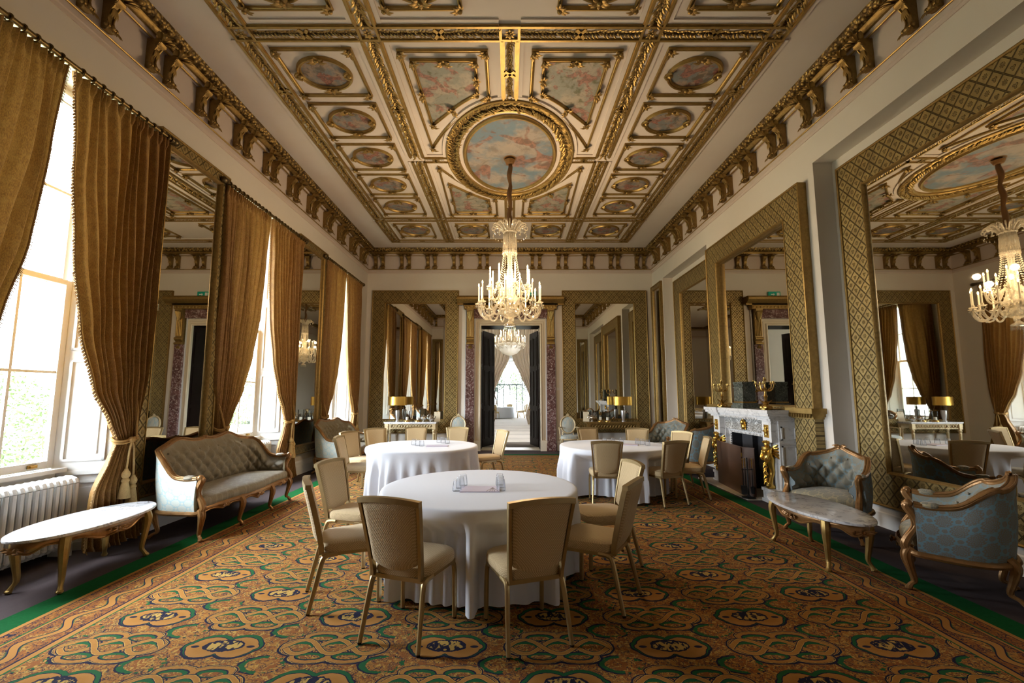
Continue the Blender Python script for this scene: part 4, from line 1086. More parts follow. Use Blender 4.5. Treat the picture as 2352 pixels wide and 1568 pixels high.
# ------------------------------------------------------------------ round tables, cloths, tumblers, papers
def round_table(label, clabel, cx, cy, R, seed, hem=0.03, fold=.085):
    t = thing('round_table', label, 'table', (cx, cy, 0), 0, 'round tables')
    m = MB(); m.lathe([(0, .728), (R-.02, .728), (R-.012, .735), (R-.012, .75), (R-.02, .757), (0, .757)], 64); m.build('tabletop', WALNUT, t)
    for k in range(4):
        a = PI/4+k*PI/2; m = MB(); m.tube([(math.cos(a)*R*.55, math.sin(a)*R*.55, 0), (math.cos(a)*R*.5, math.sin(a)*R*.5, .728)], .018, 8); m.build('leg', BLACK, t)
    rnd = random.Random(seed); ks = [(rnd.choice((13, 17, 22, 27, 33)), rnd.uniform(0, 6.28), rnd.uniform(.5, 1)) for _ in range(5)]
    NU, NV = 240, 40; m = MB(); rows = []
    prof = [(0, .7645), (.3, .7645), (.6, .7645), (.85, .7645), (.95, .7644), (.985, .7635), (.998, .759), (1.004, .75)]
    def rad(a, v):
        q = sum(w*math.sin(n*a+p+.6*math.sin(2*a+p)) for n, p, w in ks)/2.6
        q = math.copysign(abs(q)**.8, q)
        return R*1.004+.004+(.014+fold*q+.014)*sstep(0, .55, v)*(.35+.65*v) + .012*v*math.sin(3*a+seed)
    lim = [9.]*NU                                  # the cloth is pushed in where chair seats are drawn up against it
    for sx, sy, rz in SEATS:
        if math.hypot(sx-cx, sy-cy) > 1.7: continue
        c_, s_ = math.cos(-rz), math.sin(-rz); ox, oy = cx-sx, cy-sy; ox, oy = ox*c_-oy*s_, ox*s_+oy*c_
        for i in range(NU):
            a = 2*PI*i/NU; dx, dy = math.cos(a), math.sin(a); dx, dy = dx*c_-dy*s_, dx*s_+dy*c_
            t0, t1 = 0., 9.
            for p_, d_, l_, h_ in ((ox, dx, -.245, .245), (oy, dy, -.36, .270)):
                if abs(d_) < 1e-6:
                    if not l_ < p_ < h_: t1 = -1
                    continue
                u0, u1 = (l_-p_)/d_, (h_-p_)/d_; t0 = max(t0, min(u0, u1)); t1 = min(t1, max(u0, u1))
            if t0 < t1 and t0 > .2: lim[i] = min(lim[i], t0)
    lim = [min(lim[(i+k) % NU] for k in range(-1, 2)) for i in range(NU)]; lim = [min(q, R+.09) for q in lim]
    lim = [min(lim[i], sum(lim[(i+k) % NU] for k in range(-2, 3))/5) for i in range(NU)]
    m.v.append((0, 0, .7645))
    for r, z in prof[1:]:
        for i in range(NU): a = 2*PI*i/NU; m.v.append((R*r*math.cos(a), R*r*math.sin(a), z))
    n0 = len(prof)-1
    for j in range(1, NV+1):
        v = j/NV
        for i in range(NU):
            a = 2*PI*i/NU; q = rad(a, v); fo = .5+.5*math.sin(31*a+2.2*math.sin(5*a+seed)); q = min(q, lerp(lim[i]-.006-.035*fo, max(q, lim[i]), sstep(.535, .70, .75-(.75-hem)*v))); zz = .75-(.75-hem-.012*math.sin(5*a+seed))*v; m.v.append((q*math.cos(a), q*math.sin(a), zz))
    for i in range(NU): m.f.append((0, 1+i, 1+(i+1) % NU))
    for j in range(n0+NV-1):
        for i in range(NU): m.f.append((1+j*NU+i, 1+(j+1)*NU+i, 1+(j+1)*NU+(i+1) % NU, 1+j*NU+(i+1) % NU))
    o = m.build('tablecloth', CLOTH, None, (cx, cy, 0), ang=70); tag(o, clabel, 'tablecloth', 'white round tablecloths')
round_table('round table hidden under the near white cloth', 'floor-length white tablecloth on the near round table', -.27, 4.10, .868, 3, .03, .062)
round_table('round table hidden under the back-left white cloth', 'floor-length white tablecloth on the back-left round table', -1.43, 7.34, .895, 5)
round_table('round table hidden under the back-right white cloth', 'floor-length white tablecloth on the back-right round table', 1.72, 7.40, .885, 8)
m = MB(); m.lathe([(.037, 0), (.0385, .004), (.0375, .03), (.034, .065), (.029, .094), (.026, .10), (.0, .10)], 18, rib=(9, .012)); m.lathe([(.0345, 0), (.0345, .03), (.031, .065), (.024, .086), (0, .086)], 14)
TM = m.mesh('tumbler'); TM.materials.append(TUMBLER)
def tumbler(label, x, y): tag(link('tumbler', TM, None, None, (x, y, .7645)), label, 'glass', 'upturned tumblers')
def tumblers(tab, pts):
    for row, side in zip(pts, ('left', 'right')):
        for k, (x, y) in enumerate(row): tumbler('upturned glass tumbler, %s in the %s row on %s' % (['nearest', 'middle', 'farthest', 'last'][k], side, tab), x, y)
tumblers('the near table', [[(-.452, 3.87), (-.437, 3.99), (-.424, 4.11)], [(-.075, 3.89), (-.082, 4.01), (-.092, 4.13)]])
tumblers('the back-left table', [[(-1.415, 7.20), (-1.50, 7.29), (-1.585, 7.38)], [(-1.06, 7.60), (-1.145, 7.68), (-1.23, 7.76)]])
tumblers('the back-right table', [[(1.60, 7.55), (1.75, 7.58), (1.90, 7.60)], [(2.25, 7.30), (2.20, 7.42), (2.15, 7.54)]])
def papers(label, x, y, rz, mark=True):
    t = thing('notepad', label, 'notepad', (x, y, .7645), rz, 'meeting notepads')
    m = MB(); m.box(-.17, .17, -.115, .115, 0, .006); m.build('paper_stack', PAPER, t, smooth=False)
    m = MB(); m.box(-.165, .165, -.11, .11, .006, .0075); p = m.build('top_sheet', simple('pale_lilac_sheet', (.72,.68,.84), .6), t, smooth=False)
    if mark:
        q = MB(); ap = (.105, .045)
        for x1 in (.055, .082, .105, .128, .16): q.obox(((ap[0]+x1)/2, (ap[1]-.108)/2, .0079), ((x1-ap[0])/2, (-.108-ap[1])/2, 0), (.0018, 0, 0), (0, 0, .0003))
        q.build('triangle_mark', simple('brown_print', (.10,.06,.07), .6), p, smooth=False)
papers('lilac notepads with a fan-line triangle mark on the near table', -.255, 3.93, .0)
papers('lilac notepad on the back-left table', -1.17, 7.22, .1, False)
papers('lilac notepad on the back-right table', 1.95, 7.42, -.3, False)

# ------------------------------------------------------------------ rococo seating
def cabriole(mb, x, y, ox, oy, h=.34, r=1., foot=.04):
    P = spline([(x, y, h), (x+ox*.032, y+oy*.032, h*.82), (x+ox*.012, y+oy*.012, h*.5), (x-ox*.010, y-oy*.010, h*.22), (x+ox*foot*.5, y+oy*foot*.5, .045), (x+ox*foot, y+oy*foot, .012)], 4)
    n = len(P); R = [interp([(0, .040), (.18, .038), (.5, .024), (.75, .0165), (.9, .021), (1, .024)], i/(n-1))*r for i in range(n)]
    mb.tube(P, R, 8)
    for q in (-.5, .5): mb.tube([(p.x-oy*q*R[i]*1.1+ox*R[i]*.75, p.y+ox*q*R[i]*1.1+oy*R[i]*.75, p.z) for i, p in enumerate(P)], [rr*.30 for rr in R], 5)
    mb.ball((x+ox*foot, y+oy*foot, .018), .026*r, 8, 5, 1, 1, .7)
BTN_Q = MB(); BTN_Q.ball((0, 0, 0), .012, 6, 4)
def rococo(name, label, cat, group, W, D, mid_legs, top_fn, f_in, f_out, f_seat, wood, loc, rz, splay=.0, arm_z=.665, back_z=.92, rake=.05, seat_z=.44, rad=.30, buttons=None):
    """U-shaped shell; front faces +y. Plan: front posts at (+-W/2, yf), back at yb"""
    t = thing(name, label, cat, loc, rz, group); BTN = BTN_Q.mesh('button')
    yf, yb = D/2-.06, -D/2+.02; pts = []
    # plan path sampled densely from left front post round to the right front post
    Lp = [(-W/2-splay, yf)]
    n = 10
    for k in range(1, n): Lp.append((lerp(-W/2-splay, -W/2, k/n), lerp(yf, yb+rad, k/n)))
    for k in range(9): a = PI+PI/2*k/8; Lp.append((-W/2+rad+rad*math.cos(a), yb+rad+rad*math.sin(a)))
    nb = max(4, int((W-2*rad)/.06))
    for k in range(1, nb): Lp.append((lerp(-W/2+rad, W/2-rad, k/nb), yb))
    Rp = [(-x, y) for x, y in Lp[:n+9]][::-1]; path = Lp+Rp
    S = [0.]
    for a, b in zip(path, path[1:]): S.append(S[-1]+math.hypot(b[0]-a[0], b[1]-a[1]))
    T = S[-1]; armL = yf-(yb+rad)
    def at(s):
        s = max(0, min(T, s))
        for i in range(len(S)-1):
            if s <= S[i+1]:
                k = (s-S[i])/max(1e-6, S[i+1]-S[i]); a, b = path[i], path[i+1]; p = Vector((lerp(a[0], b[0], k), lerp(a[1], b[1], k))); break
        i0 = max(0, i-1); i1 = min(len(path)-1, i+2); d = Vector((path[i1][0]-path[i0][0], path[i1][1]-path[i0][1])).normalized()
        return p, Vector((d.y, -d.x)).normalized()*-1   # p, inward normal (left of travel is inside)
    def inward(s):
        p, nn = at(s); c = Vector((0, .1))
        return p, (nn if nn.dot(c-p) > 0 else -nn)
    a1 = armL+rad*PI/4                     # arc length of the back corner
    def top(s):
        e = min(s, T-s)
        if e < a1:
            q = e/a1; return arm_z-.012*math.sin(PI*min(1, q*2.2))+(back_z-arm_z)*sstep(.42, 1., q)**1.15
        b = ((s-a1)/(T-2*a1))*2-1; return back_z+top_fn(b)
    def off(s, z):                         # outward rake of the shell with height
        e = min(s, T-s); k = sstep(armL*.6, a1, e); tt = max(0, (z-.30)/.6); return rake*k*tt*tt
    nu = max(60, int(T/.018)); nv = 30
    def inner(u, v):
        s = u*T; p, nn = inward(s); zt = top(s)-.012; z = lerp(seat_z-.06, zt, v)
        e = min(s, T-s); A, B = .088, .088
        d1 = abs(math.sin(PI*((s-T/2)/A+(z-.55)/B)/2)); d2 = abs(math.sin(PI*((s-T/2)/A-(z-.55)/B)/2))
        tf = .058*(d1*d2)**.5*sstep(.04, .14, zt-z)*sstep(.0, .10, z-seat_z+.02)*(sstep(armL*.35, armL*.9, e) if buttons else 1) if buttons is not False else .02
        edge = .5*(1-sstep(0, .10, zt-z))
        th = .022+.020*sstep(0, .10, zt-z)+tf+.018*math.sin(PI*v)
        w = p+nn*(th-off(s, z)); return (w.x, w.y, z)
    uvw = lambda u, v: (u*T, v*.55)
    m = MB(); m.grid(inner, nu, nv, uvf=uvw); inn = m.build('tufted_upholstery', f_in, t, ang=0)
    # buttons
    if buttons is not False:
        A, B = .088, .088
        for i in range(-40, 41):
            for j in range(-8, 9):
                if (i+j) % 2: continue
                s = T/2+i*A/1.; s = T/2+(i)*A; z = .55+j*B
                e = min(s, T-s)
                if s < 0 or s > T or e < armL*.75 or z < seat_z+.03 or z > top(s)-.06: continue
                p, nn = inward(s); w = p+nn*(.052-off(s, z)); link('button', BTN, f_in, inn, (w.x, w.y, z))
    def outer(u, v):
        s = u*T; p, nn = inward(s); zt = top(s)-.012; z = lerp(.30, zt, v)
        w = p-nn*(.022+.022*math.sin(PI*min(1, v*1.1))+off(s, z)); return (w.x, w.y, z)
    m = MB(); m.grid(outer, nu, 12, uvf=uvw)
    for ue in (0., 1.): m.grid(lambda u, v: tuple(Vector(inner(ue, (lerp(.30, top(0), v)-seat_z+.06)/(top(0)-.012-seat_z+.06)) if lerp(.30, top(0), v) > seat_z-.06 else (inner(ue, 0)[0], inner(ue, 0)[1], lerp(.30, top(0), v))).lerp(Vector((outer(ue, v)[0], outer(ue, v)[1], lerp(.30, top(0), v))), u)), 2, 12)
    m.build('outer_upholstery', f_out, t, ang=0)
    # carved show-wood rail along the top
    N = nu; P = []
    for i in range(N+1):
        s = T*i/N; p, nn = inward(s); z = top(s); w = p-nn*off(s, z); P.append((w.x, w.y, z))
    m = MB(); m.tube(P, .030, 10, flat=.8)
    for q_ in (-1, 1): m.tube([(P[i][0]+inward(T*i/N)[1].x*.022*q_, P[i][1]+inward(T*i/N)[1].y*.022*q_, P[i][2]+.018) for i in range(N+1)], .010, 6)
    for b in (0,):
        s = T/2+b*(T/2-a1); p, nn = inward(s); z = top(s); w = p-nn*off(s, z)
        for a in (-1, 1):
            tx = Vector((nn.y, -nn.x))*a
            acanthus(m, (w.x, w.y, z+.012), (tx.x, tx.y, .02), (nn.x, nn.y, .6), .08 if mid_legs < 2 else .05, .034, 3, .35)
        m.ball((w.x+nn.x*.02, w.y+nn.y*.02, z+.015), .020, 8, 6)
    m.build('carved_top_rail', wood, t)
    # front posts sweeping down from the arm tips, arm pads
    for sg in (-1, 1):
        x = sg*(W/2+splay); m = MB()
        pp = spline([(x+sg*.01, yf+.02, arm_z+.012), (x+sg*.006, yf+.05, arm_z-.01), (x-sg*.005, yf+.01, arm_z-.09), (x-sg*.01, yf+.0, arm_z-.17), (x-sg*.005, yf+.05, seat_z-.02), (x, yf+.075, seat_z-.08), (x, yf+.06, .32)], 5)
        m.tube(pp, [.024+.010*abs(math.sin(i*.21)) for i in range(len(pp))], 8)
        for k in (-1, 1): m.tube([(p.x+k*.014, p.y+.022, p.z) for p in pp], .009, 5)
        m.ball((x+sg*.012, yf+.035, arm_z+.012), .034, 8, 6); m.build('arm_post', wood, t)
        m = MB(); s0 = armL*.16; s1 = armL*.62; Q = []
        for k in range(9):
            s = lerp(s0, s1, k/8); s = s if sg < 0 else T-s; p, nn = inward(s); Q.append((p.x, p.y, top(s)+.020))
        m.tube(Q, [.02, .036, .042, .044, .044, .044, .042, .036, .02], 10, flat=.62); m.build('arm_pad', f_seat if f_seat is not DAMASK_SEAT else f_in, t)
    # seat
    def sw(y): return W/2-.03+splay*sstep(yb+rad, yf, y)
    ol = []; bow = .085
    for k in range(13): x = lerp(-1, 1, k/12); y = yf+.02+bow*(1-x*x) + (.018*math.cos(x*PI*2*mid_legs/2) if mid_legs > 1 else 0); ol.append((x*(W/2+splay-.035), y))
    for k in range(1, 44): p, nn = inward(T*(1-k/44)); ol.append((p.x+nn.x*.035, min(p.y+nn.y*.035, yf+.01)))
    cxm = (0, (yf+yb)/2); m = MB(); rings = [(1.0, .345), (1.015, .37), (1.02, seat_z-.035), (.985, seat_z-.005), (.93, seat_z+.012), (.75, seat_z+.032), (.45, seat_z+.045), (.02, seat_z+.05)]; k0 = len(ol)
    for k, z in rings: m.v += [(a*k, cxm[1]+(b-cxm[1])*k, z) for a, b in ol]
    for j in range(len(rings)-1):
        for i in range(k0): m.f.append((j*k0+i, j*k0+(i+1) % k0, (j+1)*k0+(i+1) % k0, (j+1)*k0+i))
    m.build('seat_cushion', f_seat, t)
    # carved seat rail
    m = MB(); N = 60
    def rail(u, v):
        x = u*2-1; y = yf+.035+bow*(1-x*x)+.012; sc_ = .030*abs(math.sin(x*PI*(1.5 if mid_legs < 2 else 1.5*mid_legs)))
        return (x*(W/2+splay+.01), y+.012*math.sin(PI*v), lerp(.285+sc_-.03*math.exp(-(x/.14)**2), .355, v))
    m.grid(rail, N, 6); m.grid(lambda u, v: (lambda p: (p[0], p[1]-.03, p[2]))(rail(u, v)), N, 6)
    m.tube([rail(k/N, 0) for k in range(N+1)], .010, 6)
    for b in ([0] if mid_legs < 2 else [-.33+.0, 0, .33]):
        p = rail((b*2+1)/2 if mid_legs < 2 else (b+.5), .5)
        for a in (-1, 1): acanthus(m, (p[0], p[1]+.004, p[2]), (a, .0, -.05), (0, 1, 0), .085, .03, 3, .35)
        m.ball((p[0], p[1]+.008, p[2]), .018, 8, 5)
    q = [(-W/2-splay, yf+.05, .30)]+[(lambda pn: (pn[0].x-pn[1].x*.03, pn[0].y-pn[1].y*.03, .295-.012*math.sin(PI*i/40*2)))(inward(T*i/40)) for i in range(41)]+[(W/2+splay, yf+.05, .30)]
    m.tube(q, .026, 8); m.build('carved_seat_rail', wood, t)
    # legs
    fx = [-1, 1] if mid_legs < 2 else [-1, -.36, .36, 1]
    for x in fx:
        m = MB(); oy = 1; ox = .6*(1 if x > .9 else -1 if x < -.9 else 0)
        cabriole(m, x*(W/2+splay-.015), yf+.045+(bow*(1-x*x)), ox, .8, .33); m.build('leg', wood, t)
    for x in (-1, 1):
        m = MB(); cabriole(m, x*(W/2-.13), yb+.04, x*.35, -1.0, .33, .9, .07); m.build('leg', wood, t)
    return t
hump2 = lambda b: .055+.065*math.cos((abs(b)-.50)*2.6*PI/2)**3*(1 if abs(b) < .98 else 1)-.03*abs(b)**6 if abs(abs(b)-.5) < .38 else .055+.0*b-.05*max(0, abs(b)-.88)
def hump2(b):
    a = abs(b); return .01+.115*math.exp(-((a-.50)/.27)**2)+.075*(1-sstep(0, .45, a))+.012*math.exp(-(b/.06)**2)
hump1 = lambda b: .055*(math.cos(b*PI/2)**2)+.03*math.exp(-(b/.22)**2)-.01*abs(b)
rococo('camelback_sofa', 'long camelback sofa, blue damask end paled as by window light, under the nearest window mirror', 'sofa', 'rococo seating', 1.92, .63, 2, hump2, DAMASK_TAUPE, DAMASK_WINDOW_LIT, DAMASK_SEAT, GILT_WOOD, (-3.68, 5.92, 0), -R90)
rococo('camelback_sofa', 'far camelback sofa, blue damask end paled as by window light, behind the back-left table', 'sofa', 'rococo seating', 1.86, .63, 2, hump2, DAMASK_TAUPE, DAMASK_WINDOW_LIT, DAMASK_SEAT, GILT_WOOD, (-3.68, 9.95, 0), -R90)
rococo('tub_armchair', 'tufted blue-grey tub armchair behind the marble coffee table, beside the fireplace', 'armchair', 'rococo seating', .68, .63, 0, hump1, DAMASK_IN, DAMASK, DAMASK_SEAT_B, GILT_WOOD, (3.77, 5.31, 0), math.atan2(.83, -.557), splay=.03, arm_z=.685, back_z=.85)
rococo('tub_armchair', 'blue damask tub armchair seen from behind and the side, at the edge nearest the camera', 'armchair', 'rococo seating', .63, .63, 0, hump1, DAMASK_IN, DAMASK, DAMASK_SEAT_B, GILT_WOOD, (3.745, 3.83, 0), math.atan2(.75, .66), splay=.02, arm_z=.68, back_z=.845)
rococo('tub_armchair', 'tufted blue-grey armchair in the far corner, facing the room from under the recess mirror', 'armchair', 'rococo seating', .84, .74, 0, hump1, DAMASK_IN, DAMASK, DAMASK_SEAT_B, GILT_WOOD, (3.62, 10.35, 0), math.atan2(.80, -.60), splay=.02, arm_z=.70, back_z=.92)
rococo('tub_armchair', 'blue damask armchair with its back turned, between the far corner and the fireplace', 'armchair', 'rococo seating', .82, .74, 0, hump1, DAMASK_IN, DAMASK, DAMASK_SEAT_B, GILT_WOOD, (3.78, 9.02, 0), math.atan2(.45, .89), splay=.02, arm_z=.70, back_z=.92)

# oval-backed armchairs by the far wall
def oval_chair(label, x, y, rz):
    t = thing('oval_back_armchair', label, 'armchair', (x, y, 0), rz, 'oval-backed armchairs')
    bc = (0, -.24, .755); e = [(bc[0]+.205*math.cos(a), bc[1]-.05*math.sin(a), bc[2]+.235*math.sin(a)) for a in [2*PI*k/28 for k in range(28)]]
    m = MB(); m.tube(e, .022, 8, closed=True); acanthus(m, (0, -.285, 1.0), (0, 0, 1), (0, 1, 0), .07, .045, 5, 1.2); m.ball((0, -.285, 1.0), .03, 8, 5)
    for s in (-1, 1): m.tube([(s*.14, -.22, .57), (s*.16, -.19, .40)], .018, 8)
    m.build('back_frame', GILT_PALE, t)
    m = MB(); m.grid(lambda u, v: (.19*v*math.cos(2*PI*u), bc[1]-.05*v*math.sin(2*PI*u)+.03*(1-v*v), bc[2]+.22*v*math.sin(2*PI*u)), 28, 6, cu=True)
    m.grid(lambda u, v: (.19*v*math.cos(2*PI*u), bc[1]-.05*v*math.sin(2*PI*u)-.025*(1-v*v)-.004, bc[2]+.22*v*math.sin(2*PI*u)), 28, 6, cu=True); m.build('back_pad', DAMASK_OVAL, t)
    m = MB(); rings = [(1, .40), (1.02, .43), (.95, .47), (.6, .49), (.02, .495)]
    for k, z in rings: m.v += [(k*.25*math.copysign(abs(math.cos(a))**.6, math.cos(a)), .02+k*.23*math.copysign(abs(math.sin(a))**.6, math.sin(a)), z) for a in [2*PI*i/28 for i in range(28)]]
    for j in range(4):
        for i in range(28): m.f.append((j*28+i, j*28+(i+1) % 28, (j+1)*28+(i+1) % 28, (j+1)*28+i))
    m.build('seat', DAMASK_OVAL, t)
    m = MB(); m.tube([(.26*math.cos(a), .02+.24*math.sin(a), .385) for a in [2*PI*i/24 for i in range(24)]], .022, 6, closed=True); m.build('seat_rail', GILT_PALE, t)
    for s in (-1, 1):
        m = MB(); m.tube(spline([(s*.185, -.235, .68), (s*.25, -.12, .69), (s*.275, .06, .67), (s*.27, .08, .60), (s*.245, .10, .42)], 5), .017, 8); m.ball((s*.277, .07, .68), .026, 8, 5); m.build('arm', GILT_PALE, t)
        for yy in (.20, -.17):
            m = MB(); m.lathe([(.012, 0), (.016, .02), (.02, .2), (.026, .33), (.03, .36), (.026, .40)], 10, (s*.21, yy, 0), rib=(8, .06)); m.build('leg', GILT_PALE, t)
oval_chair('oval-backed pale damask armchair left of the far doorway, half hidden by a banquet chair', -1.46, 12.35, PI)
oval_chair('oval-backed pale damask armchair right of the far doorway', 1.64, 12.35, PI)

# ------------------------------------------------------------------ marble-topped oval coffee tables
def coffee(label, x, y, rz, ax, ay):
    t = thing('coffee_table', label, 'coffee table', (x, y, 0), rz, 'oval coffee tables')
    m = MB(); N = 64
    for r, z in ((.97, .445), (1.0, .452), (1.005, .462), (1.0, .472), (.985, .476)): m.v += [(r*ax*math.cos(2*PI*i/N), r*ay*math.sin(2*PI*i/N), z) for i in range(N)]
    for j in range(4):
        for i in range(N): m.f.append((j*N+i, j*N+(i+1) % N, (j+1)*N+(i+1) % N, (j+1)*N+i))
    m.f.append(tuple(range(4*N, 5*N))); m.f.append(tuple(reversed(range(N)))); m.build('marble_top', MARBLE, t)
    m = MB()
    def ap(u, v):
        a = 2*PI*u; sc_ = .030*abs(math.sin(2*a+PI/4*0))**.8
        low = .375-.028*math.cos(4*a)-.0+.010*math.cos(12*a)
        k = 1+.03*math.sin(PI*v); return ((ax-.075)*k*math.cos(a), (ay-.065)*k*math.sin(a), lerp(low, .446, v))
    m.grid(ap, 96, 5, cu=True); m.tube([ap(k/96, 0) for k in range(96)], .009, 6, closed=True); m.build('carved_apron', GILT_WOOD, t)
    for a in (0, PI/2, PI, 3*PI/2):
        m = MB(); d = Vector((math.cos(a), math.sin(a), 0)); p = Vector(ap(a/(2*PI), .35))+d*.012; s = Vector((-d.y, d.x, 0))
        for q in (-1, 1):
            acanthus(m, p-d*.008, s*q+Vector((0, 0, -.05)), d, .085, .030, 3, .35); acanthus(m, p+s*q*.06-d*.010, s*q+Vector((0, 0, .15)), d, .055, .022, 3, .4)
        m.ball(p, .018, 8, 5); m.build('carved_cartouche', GILT_WOOD, t)
    for sx in (-1, 1):
        for sy in (-1, 1):
            m = MB(); cabriole(m, sx*.395, sy*.185, sx*.55, sy*.45, .44, 1.0, .045); m.build('leg', GOLD, t)
coffee('oval marble-topped coffee table with gilt legs in front of the radiator, bright with window light', -3.80, 4.12, R90, .640, .32)
coffee('oval grey marble coffee table with gilt legs beside the armchairs on the fireplace side', 3.075, 4.57, R90, .645, .32)
# ------------------------------------------------------------------ fireplace group (local: x along the wall, y = 0 at wall, -y into the room)
def carved_marble():
    m = Mat('carved_white_marble'); n = m.noise(22., 4, dist=2.2); h = (n-.5).abs().ss(.0, .09)
    c = m.mix(h, (.40,.38,.35), (.76,.75,.72)); return m.bsdf(c, .3, 0., m.bump(h, .9, .02))
CARVED = carved_marble()
FX = 7.49
t = thing('fireplace', 'white marble fireplace with gilt winged figures below the great mirror', 'fireplace', (RX, FX, 0), -R90)
# after rotation -90: local x -> -world y ; so local +x is nearer the camera
m = MB()
for k, (z0, z1, e) in enumerate(((1.20, 1.235, .0), (1.235, 1.27, .03), (1.27, 1.31, .07), (1.31, 1.362, .09))):
    m.box(-.89-e, .89+e, -.40-e, 0, z0, z1)
    for s in (-1, 1): m.box(s*.80-.16-e, s*.80+.16+e, -.43-e, 0, z0, z1)
m.build('mantel_shelf', MARBLE_FP, t, smooth=False)
comb = [(-.89, 1.232), (.89, 1.232)]
for k in range(40): x = .875-k*1.75/39; comb += [(x+.012, 1.222), (x+.012, 1.20), (x-.012, 1.20), (x-.012, 1.222)]
m = MB(); m.prism(comb, -.425, -.385, mp=lambda a, b, h: (a, h, b)); m.build('dentil_moulding', MARBLE_FP, t, smooth=False)
m = MB()
for s in (-1, 1):
    m.box(s*.80-.135, s*.80+.135, -.30, 0, .0, 1.20)                                # deep jambs with panelled returns
    for z0, z1 in ((.22, .84), (.92, 1.12)):
        for a in (0, 1): m.box(s*.935-(.0 if s > 0 else .012), s*.935+(.012 if s > 0 else 0), -.27, -.05, (z0 if a == 0 else z1-.02), (z0+.02 if a == 0 else z1))
        for yy in (-.27, -.07): m.box(s*.935-(.0 if s > 0 else .012), s*.935+(.012 if s > 0 else 0), yy, yy+.02, z0, z1)
    m.box(s*.80-.15, s*.80+.15, -.31, 0, .855, .885)
    m.box(s*.80-.115, s*.80+.115, -.40, -.30, .885, 1.20)
    m.box(s*.80-.15, s*.80+.15, -.42, 0, .0, .16); m.box(s*.80-.165, s*.80+.165, -.435, 0, .16, .205); m.box(s*.80-.165, s*.80+.165, -.435, 0, 0, .05)
    m.box(s*.80-.075, s*.80+.075, -.33, -.30, .205, .885)
m.box(-.67, .67, -.26, 0, .96, 1.20); m.box(-.67, -.57, -.24, 0, 0, .96); m.box(.57, .67, -.24, 0, 0, .96)
m.build('marble_surround', MARBLE_FP, t, smooth=False)
m = MB(); m.box(-.675, .675, -.30, -.26, .985, 1.20); m.build('carved_frieze', CARVED, t, smooth=False)
m = MB()
for k in range(30): x = -.60+k*1.2/29; m.box(x-.012, x+.012, -.275, -.255, .93, .965)
for s in (-1, 1):
    for k in range(22): z = .05+k*.04; m.box(s*.585-.012, s*.585+.012, -.265, -.24, z-.012, z+.012)
m.box(-.60, .60, -.27, -.24, .96, .985); m.build('inner_moulding', MARBLE_FP, t, smooth=False)
m = MB(); m.box(-.57, .57, -.03, -.01, 0, .96); m.box(-.58, -.56, -.24, 0, 0, .96); m.box(.56, .58, -.24, 0, 0, .96); m.box(-.45, -.12, -.12, -.03, 0, .93); m.box(.18, .5, -.05, -.03, .0, .7); m.build('fireback', SOOT, t, smooth=False)
def gilt_figure(s):
    """winged half-figure tapering into a scroll, one continuous surface with wings"""
    m = MB(); x = s*.80; y = -.375
    P = spline([(x, y+.03, .22), (x, y-.03, .27), (x, y-.005, .36), (x, y+.02, .45), (x, y+.0, .55), (x, y-.015, .63), (x, y-.02, .70), (x, y-.035, .76), (x, y-.03, .80), (x, y-.028, .825), (x, y-.035, .85), (x, y-.03, .895)], 4)
    R = [interp([(0, .035), (.08, .05), (.2, .035), (.32, .045), (.45, .075), (.55, .062), (.63, .070), (.72, .078), (.79, .045), (.84, .026), (.90, .043), (1, .030)], i/(len(P)-1)) for i in range(len(P))]
    m.tube(P, R, 12)
    for q in (-1, 1):
        m.tube(spline([(x+q*.06, y-.03, .775), (x+q*.085, y-.06, .71), (x+q*.075, y-.085, .65), (x+q*.03, y-.09, .63)], 4), [.024]*5+[.02]*4+[.018]*4, 7)
        for k in range(5): leafshape(m, (x+q*.045, y+.02, .80-.02*k), (q*.5, .55+.05*k, .55-.32*k), (q, -.5, 0), .10+.012*k, .04, .15)
        m.ball((x+q*.03, y-.085, .745), .026, 8, 5)
    for k in range(9): a = k*.7; m.ball((x+.045*math.cos(a), y-.03+.045*math.sin(a), .885+.012*math.sin(k)), .02, 6, 4)
    for k in range(4): acanthus(m, (x, y-.045, .60-.08*k), (0, -.25, -1), (0, -1, .1), .11, .045, 3, .6)
    for k in range(6): m.ball((x-.03+.012*k, y-.07, .44-.01*abs(k-2.5)), .018, 6, 4)
    m.ball((x, y-.035, .25), .05, 8, 6); return m
for s in (-1, 1): gilt_figure(s).build('gilt_winged_figure', GOLD_BR, t)
m = MB()
for s in (-1, 1):
    m.box(s*.80-.055, s*.80+.055, -.41, -.40, .95, 1.14); m.ball((s*.80, -.415, 1.045), .045, 8, 6, .8, .5, 1.5)
    for k in range(6): a = k*PI/3; leafshape(m, (s*.80, -.412, 1.045), (math.cos(a), 0, math.sin(a)*1.4), (0, -1, 0), .07, .035, .2)
m.build('gilt_plaque', GOLD_BR, t)
m = MB(); m.ball((0, -.33, 1.13), .045, 10, 7); m.ball((0, -.32, 1.06), .055, 10, 6, 1, .7, 1)
for q in (-1, 1):
    for k in range(4): leafshape(m, (q*.02, -.31, 1.10-.02*k), (q, 0, .5-.35*k), (0, -1, 0), .085-.008*k, .04, .2)
for k in range(5): a = (k-2)*.5; leafshape(m, (0, -.31, 1.14), (math.sin(a), -.2, math.cos(a)), (0, -1, 0), .05, .03, .3)
m.build('gilt_cherub_mask', GOLD_BR, t)
m = MB(); m.box(3.60, 4.25, 6.86, 8.62, 0, .022); o = m.build('hearth_slab', STONE, None, smooth=False); tag(o, 'pale stone hearth slab in front of the fireplace', 'hearth')
